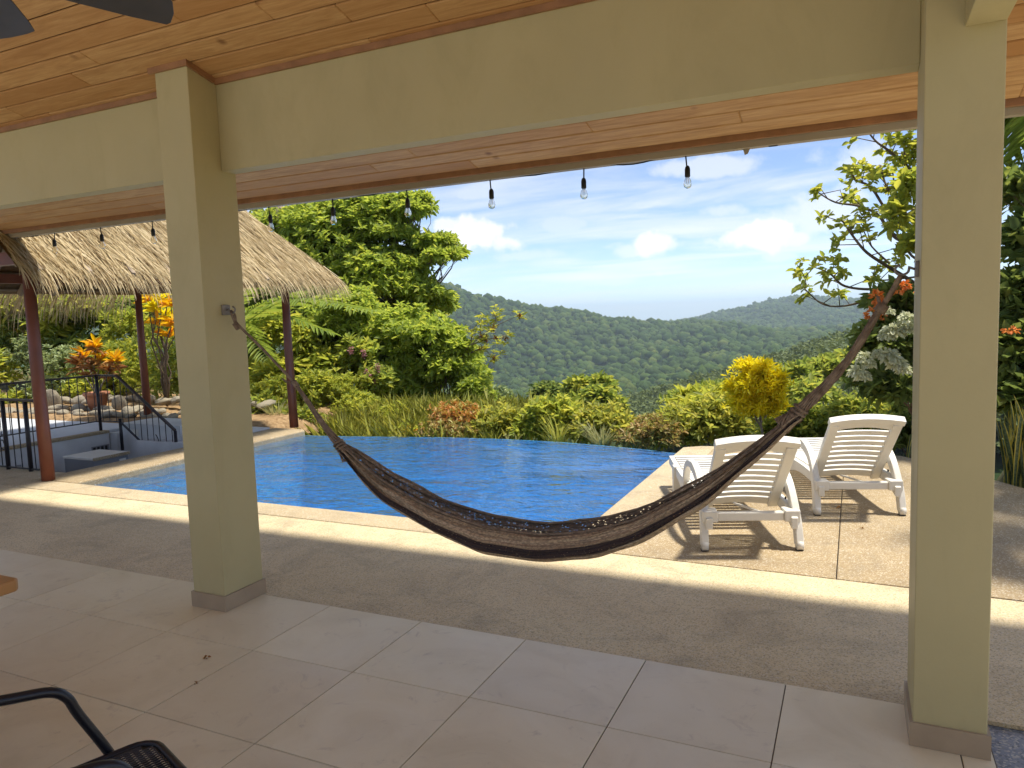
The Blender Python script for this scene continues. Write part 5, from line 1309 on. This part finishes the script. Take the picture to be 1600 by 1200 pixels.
def edge_planting():
    def gz(p): return float(height(np.array([p[0]]), np.array([p[1]]))[0])
    def tuft(label, px, py, Y, n, h, w, spread, mat, rad=.1, zoff=None, name='grass_tuft'):
        p = at(px, py, Y); z = p[2] if zoff is None else zoff; t = thing(name, label, 'grass', (p[0], p[1], z)); blades('blades', mat, t, (0, 0, 0), n, h, w, spread, rad=rad); return t
    tuft('pale striped grass tuft beside the far right shelter post', 432, 664, 9.6, 170, .55, .013, .34, 'grass_pale')
    tuft('pale striped grass clump standing over the pool rim', 940, 704, 9.35, 170, .52, .013, .34, 'grass_pale')
    tuft('tall thin yellow green grass at the middle of the far pool edge', 872, 702, 9.4, 90, .66, .014, .34, 'grass_blade')
    tuft('narrow grass tuft right of the pale grass clump', 985, 706, 9.4, 60, .40, .012, .22, 'grass_pale')
    tuft('straw coloured grass at the left of the hedge', 800, 700, 9.5, 80, .40, .012, .34, 'grass_pale', .25)
    t = thing('croton_shrub', 'small orange croton at the far pool edge', 'shrub', tuple(at(635, 690, 9.5)))
    for k in range(7):
        b, d = whorls(np.array([[rnd.uniform(-.2, .25), rnd.uniform(-.1, .1), rnd.uniform(.02, .16)]]), np.array([[0, 0, 1.]]), 14, .18, .9, .4, .2); leaves('leaf_rosette', 'leaf_gold' if k % 2 else 'leaf_croton', t, b, d, .19, .24)
    # wild grass on the bank
    n = 7000; x = rng.uniform(-7.9, -4.6, n); y = rng.uniform(9.25, 11.2, n); z = np.full(n, -.62) + (y - 9.25) * .16
    a = rng.uniform(0, 6.28, n); D = nrm(np.stack([np.cos(a) * .5, np.sin(a) * .5, np.ones(n)], 1)); Ln = rng.uniform(.5, 1.1, n) * .68
    V, Q = leaf_arrays(np.stack([x, y, z], 1), D, Ln, np.full(n, .013), .1, .25); tag(np_mesh('wild_grass', V, Q, 'grass_blade'), 'bright green wild grass on the bank behind the pool', 'grass', kind='stuff')
    # hedge plants along the pool edge
    def hedge(label, px, top, w, Y, leaf, ln, n, low=705, twigs=10, wr=.42, **kw):
        hgt = (low - top) / 2; k = ((at(px, top, Y) - CAMP) @ FW) / FPX
        c = at(px, (low + top) / 2, Y)
        blobs = [bl(px, top + hgt * .75, Y, w, hgt * .75, n, .55), bl(px - w * .5, top + hgt * 1.2, Y - .15, w * .6, hgt * .7, n // 2, .4), bl(px + w * .5, top + hgt * 1.1, Y - .1, w * .6, hgt * .75, n // 2, .4)]
        return shrub('hedge_plant', label, blobs, leaf, ln, wr, 7, .022, np.array([c[0], c[1], c[2] - hgt * k - .2]), twigs=twigs, **kw)
    hedge('rust leaved bush at the left end of the hedge', 712, 625, 48, 9.9, 'leaf_rust', .075, 260)
    hedge('thin dry bush in front of the rust leaved one', 700, 655, 45, 9.6, 'leaf_dry', .07, 170, 698)
    hedge('light green hedge plant with dry lower twigs next to the rust bush', 785, 632, 52, 9.9, 'leaf_hedge', .10, 230)
    hedge('fresh green hedge plant below the dark round trees', 865, 618, 58, 9.9, 'leaf_bright', .12, 240)
    hedge('dense green hedge plant behind the pale grass clump', 940, 630, 52, 9.9, 'leaf_hedge', .11, 240)
    hedge('brown twiggy hedge plant near the pool corner', 1020, 648, 50, 9.6, 'leaf_dry', .08, 200, 715, 18)
    hedge('green and brown hedge plant at the right pool corner', 1060, 632, 46, 9.9, 'leaf_hedge', .09, 230, 715, 14)
    hedge('leafy hedge plant left of the golden croton', 1120, 618, 48, 10.0, 'leaf_hedge', .12, 240, 715)
    hedge('bright frangipani like shrub with yellowing leaves behind the hedge', 1090, 606, 56, 11.0, 'leaf_yellowgreen', .20, 90, 690, wr=.34)
    hedge('pale green shrub behind the golden croton', 1150, 600, 60, 11.4, 'leaf_bright', .17, 130, 690, wr=.34)
    hedge('dense clipped green hedge behind the left lounger', 1245, 628, 62, 9.9, 'leaf_mid', .085, 460, 715)
    hedge('dense clipped green hedge behind the right lounger', 1345, 618, 70, 9.9, 'leaf_mid', .085, 520, 715)
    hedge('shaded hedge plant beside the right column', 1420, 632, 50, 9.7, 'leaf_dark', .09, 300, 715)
    hedge('low green plant between the rust bush and the pool', 660, 660, 40, 9.9, 'leaf_bright', .13, 110, 700)
    # golden croton
    t = tree('golden_croton', 'round golden yellow croton on bare stems above the hedge', 'shrub', tuple(at(1192, 700, 9.3)),
         [bl(1180, 598, 9.3, 36, 30, 330), bl(1162, 615, 9.3, 26, 26, 190), bl(1204, 612, 9.3, 24, 28, 190), bl(1182, 635, 9.3, 34, 20, 190), bl(1200, 640, 9.4, 24, 14, 70), bl(1172, 574, 9.3, 14, 12, 50), bl(1196, 577, 9.2, 12, 12, 40), bl(1146, 604, 9.3, 12, 14, 40), bl(1216, 596, 9.3, 10, 14, 36), bl(1150, 632, 9.4, 12, 10, 30), bl(1214, 632, 9.3, 12, 12, 30)], 'leaf_gold', .085, .24, 8, .02, 'pale_bark', inner=.2)
    # trees further down the slope
    def ft(label, blobs, leaf, ln, Y, px, per=6):
        b = at(px, 640, Y); b[2] = height(np.array([b[0]]), np.array([b[1]]))[0]; return tree('slope_tree', label, 'tree', tuple(b), blobs, leaf, ln, .5, per, .2)
    ft('dark rounded tree left of the pair beyond the hedge', [bl(855, 622, 38, 30, 24, 160), bl(845, 640, 38, 36, 20, 130)], 'leaf_dark', .5, 38, 855)
    ft('bigger dark green tree right of the pair beyond the hedge', [bl(905, 612, 34, 30, 24, 190), bl(940, 606, 34, 26, 20, 150), bl(935, 630, 33, 38, 30, 260), bl(960, 640, 33, 24, 20, 100), bl(895, 640, 33, 28, 24, 130)], 'leaf_mid', .42, 34, 925)
    ft('pale green tree beyond the rust leaved bush', [bl(790, 645, 26, 40, 20, 150), bl(760, 650, 26, 36, 24, 150), bl(830, 650, 27, 40, 18, 120)], 'leaf_mid', .36, 26, 790)
    ft('loose grey green tree below the hill on the left', [bl(740, 615, 44, 30, 30, 120), bl(775, 625, 46, 30, 24, 100)], 'leaf_silver', .5, 45, 750)
    ft('light green tree on the slope behind the golden croton', [bl(1240, 590, 42, 40, 22, 150), bl(1290, 580, 44, 50, 24, 180), bl(1330, 572, 46, 40, 26, 150), bl(1260, 615, 40, 60, 22, 180)], 'leaf_mid', .5, 42, 1270)
    ft('green tree on the slope left of the golden croton', [bl(1120, 612, 50, 40, 16, 120), bl(1070, 622, 52, 44, 14, 110)], 'leaf_mid', .5, 50, 1100)
edge_planting()

def right_side():
    # trumpet tree: bare curved branches with rosettes of round leaves
    Y0 = 9.6; base = at(1500, 700, Y0); base[2] = -.1
    t = thing('trumpet_tree', 'open branched tree with round leaf clusters left of the right column', 'tree', tuple(base)); mb = MB(); tips = []; axes = []
    def br(path, r0, r1, Y=Y0, tipn=6):
        P = [at(x, y, Y + (0.12 * i if Y > Y0 else -.10 * i)) - base for i, (x, y) in enumerate(path)]; C_ = catmull(P, 5); mb.tube(C_, list(np.linspace(r0, r1, len(C_))), 6)
        d = nrm(C_[-1] - C_[-4]); tips.append(C_[-1]); axes.append(nrm(d + np.array([0, 0, .5])))
        for k in range(tipn):
            q = C_[max(2, len(C_) - 2 - 2 * k)] if len(C_) > 6 else C_[-1]; s = nrm(np.array([rnd.uniform(-1, 1), rnd.uniform(-1, 1), rnd.uniform(.0, 1)])); e = q + s * rnd.uniform(.12, .34); mb.tube([q, e], [.006, .004], 4); tips.append(e); axes.append(nrm(s + np.array([0, 0, .6])))
    P = [np.array([0, 0, -.3]), at(1490, 560, Y0) - base, at(1470, 420, Y0) - base, at(1462, 250, Y0) - base, at(1470, 60, Y0) - base]; C_ = catmull(P, 5); mb.tube(C_, list(np.linspace(.09, .04, len(C_))), 8)
    br([(1465, 470), (1425, 440), (1385, 415), (1355, 395), (1335, 372), (1313, 340)], .026, .010)
    br([(1468, 400), (1400, 372), (1373, 337), (1342, 322), (1305, 316), (1277, 300)], .024, .009, Y0 + .01)
    br([(1470, 470), (1420, 447), (1360, 452), (1320, 447), (1302, 432), (1295, 425)], .022, .009)
    br([(1475, 490), (1420, 460), (1365, 467), (1320, 478), (1285, 475), (1258, 452)], .022, .007, Y0 + .01)
    br([(1258, 452), (1258, 436), (1256, 430)], .006, .004, Y0, 2)
    br([(1464, 300), (1420, 262), (1388, 235), (1370, 222), (1357, 207)], .020, .008)
    br([(1464, 340), (1410, 320), (1385, 290), (1376, 258)], .020, .009, Y0 + .01)
    br([(1466, 360), (1400, 345), (1362, 294), (1338, 282), (1330, 268)], .020, .009)
    br([(1464, 260), (1440, 230), (1426, 238), (1420, 250)], .018, .008)
    br([(1390, 412), (1362, 385), (1350, 362)], .012, .006, Y0, 3)
    br([(1455, 430), (1400, 436), (1375, 437), (1362, 425)], .014, .006, Y0 + .01, 3)
    br([(1462, 390), (1420, 340), (1400, 300), (1395, 270)], .018, .008, Y0 + .01, 5)
    br([(1462, 330), (1432, 300), (1420, 280), (1410, 215)], .018, .008, Y0, 5)
    br([(1462, 420), (1425, 400), (1410, 375), (1390, 360)], .018, .008, Y0 + .01, 5)
    mb.build('trunk', 'bark', t, True)
    tips = np.array(tips); axes = np.array(axes)
    C2 = np.repeat(tips, 2, 0) + rng.normal(0, .05, (len(tips) * 2, 3)); A2 = np.repeat(axes, 2, 0)
    b, d = whorls(C2, A2, 8, .08, 1.3, .4, .0)
    leaves('crown', 'leaf_bright', t, b, d, .092, .58, curl=.35)
    # denser near foliage against the column
    blobs = [bl(1415, 300, 8.9, 24, 46, 22), bl(1405, 345, 8.8, 26, 30, 20), bl(1425, 390, 8.9, 24, 40, 18), bl(1435, 240, 9.2, 22, 30, 16), bl(1475, 330, 9.2, 40, 120, 80)]
    loc = [(c - base, r_, n) for c, r_, n in blobs]; crown('crown_near', 'leaf_bright', t, loc, 7, .125, .5, spread=1.2)
    # upper crown out of the frame that shades the slab
    blobs = [((2.6, 9.4, 4.4), (1.0, 1.0, .5), 90), ((2.9, 7.4, 4.2), (1.1, 1.1, .5), 110), ((2.5, 6.0, 4.3), (1.0, 1.0, .4), 80)]
    loc = [(np.array(c) - base, r_, n) for c, r_, n in blobs]; crown('crown_top', 'leaf_bright', t, loc, 7, .19, .55, spread=1.2)
    m2 = MB()
    for c, _, _ in loc: limb(m2, P[3], c, .035, .012, 6)
    m2.build('limb', 'bark', t, True)
    # white flowered shrub with orange blooms
    t = shrub('flowering_shrub', 'dark leaved shrub with large cream white flower heads by the right column', [bl(1400, 480, 9.0, 46, 40, 120), bl(1390, 540, 8.8, 56, 50, 200), bl(1400, 600, 8.7, 52, 40, 170), bl(1440, 520, 9.0, 50, 80, 160), bl(1355, 590, 9.0, 26, 24, 50)], 'leaf_dark', .14, .5, 6, .03, np.array((.75, 8.9, -.1)))
    b0 = np.array(t.location)
    for (px, py, s) in ((1395, 518, 15), (1385, 525, 11), (1410, 512, 10), (1352, 560, 12), (1358, 570, 10), (1340, 582, 13), (1348, 588, 11), (1392, 560, 15), (1402, 570, 13), (1385, 553, 11), (1418, 500, 13), (1425, 515, 13), (1388, 487, 8), (1412, 578, 10), (1372, 552, 8)):
        q = at(px, py, 7.9) - b0; r_ = s * .0072; n = 110; dd = rdir(n); dd[:, 2] = np.abs(dd[:, 2]) - .35
        leaves('flower_head', 'petal_white', t, q + dd * r_ * .55, nrm(dd + (0, 0, -.25)), r_ * .62, .5, curl=.3)
    for (px, py, s) in ((1370, 465, 10), (1374, 474, 8), (1362, 491, 9), (1405, 450, 9), (1415, 446, 7), (1380, 495, 5), (1437, 455, 7)):
        q = at(px, py, 8.6) - b0; r_ = s * .0077; n = 50; dd = rdir(n)
        leaves('flower_cluster', 'petal_orange', t, q + dd * r_ * .5, dd, r_ * .7, .6)
    # foliage right of the right column
    t2 = shrub('leafy_shrub', 'dark leafy shrub with an orange flower right of the right column', [bl(1600, 470, 8.4, 50, 60, 170), bl(1590, 560, 8.2, 50, 60, 200), bl(1620, 380, 8.6, 60, 50, 130), bl(1600, 620, 8.0, 60, 30, 130), bl(1590, 300, 8.8, 40, 30, 40), bl(1640, 300, 9.2, 60, 60, 90)], 'leaf_dark', .17, .5, 6, .04, np.array((2.3, 8.4, -.1)))
    n = 40; b0 = np.array(t2.location); q = at(1581, 516, 7.7) - b0; dd = rdir(n); leaves('flower_cluster', 'petal_orange', t2, q + dd * (.05, .05, .012), dd * (1, 1, .4), .035, .6)
    hb = at(1690, 330, 10.5); palm('palm', 'tall palm whose fronds hang at the upper right edge', (hb[0], hb[1], -.1), hb + np.array([0, 0, 1.5]), [(at(1560, 255, 10.0), .5, 50, .5), (at(1575, 330, 9.6), .7, 50, .5), (at(1640, 200, 9.0), .4, 40, .5), (at(1540, 215, 10.5), .4, 50, .5), (at(1720, 300, 9.2), .6, 40, .5), (at(1800, 200, 11), .4, 40, .5)], lw=.05)
    # snake plants along the slab edge
    k = 0
    def snake(label, spots, cat='snake plant'):
        c = np.mean([s[0] for s in spots], 0); t = thing('snake_plant', label, cat, tuple(c))
        for (p, h, w, lean, az) in spots:
            q = np.array(p) - c; V = []; UV = []; m = 9
            ph = rnd.uniform(0, 6)
            for i in range(m + 1):
                tt = i / m; ww = w * (.55 + .75 * tt) if tt < .55 else w * (.96 * math.sqrt(max(0, 1 - ((tt - .55) / .45) ** 2)) + .01); yaw = az + .6 * math.sin(tt * 2.2 + ph)
                ctr = q + np.array([math.cos(az) * lean * tt ** 1.6 * h, math.sin(az) * lean * tt ** 1.6 * h, h * tt * (1 - .1 * lean)]); sd = np.array([-math.sin(yaw), math.cos(yaw), 0]); nn_ = np.array([math.cos(yaw), math.sin(yaw), 0]) * ww * .22
                for s, u in ((-.5, 0.), (0, .5), (.5, 1.)): V.append(ctr + sd * s * ww + (nn_ if s == 0 else 0)); UV.append((u, tt))
            Q = []
            for i in range(m):
                for j in range(2): a = i * 3 + j; Q.append((a, a + 1, a + 4, a + 3))
            np_mesh('leaf', np.array(V), np.array(Q), 'snake_leaf', t, True, np.array(UV))
    def sp(x0, y0, x1, y1, n, h0, h1, wd=.05):
        out = []
        for i in range(n):
            q = rnd.random(); out.append(((x0 + (x1 - x0) * q + rnd.uniform(-.09, .09), y0 + (y1 - y0) * q + rnd.uniform(-.06, .12), -.09), rnd.uniform(h0, h1), wd * rnd.uniform(.7, 1.3), rnd.uniform(.02, .32), rnd.uniform(0, 6.28)))
        return out
    snake('yellow edged snake plants right of the right column', sp(1.25, 7.75, 1.75, 7.0, 70, .45, .95))
    snake('small clump of snake plants seen just left of the right column', sp(.55, 8.72, .95, 8.35, 26, .28, .55, .04))
    snake('low snake plants behind the right lounger', sp(.0, 8.95, .5, 8.82, 16, .25, .42, .04))
right_side()
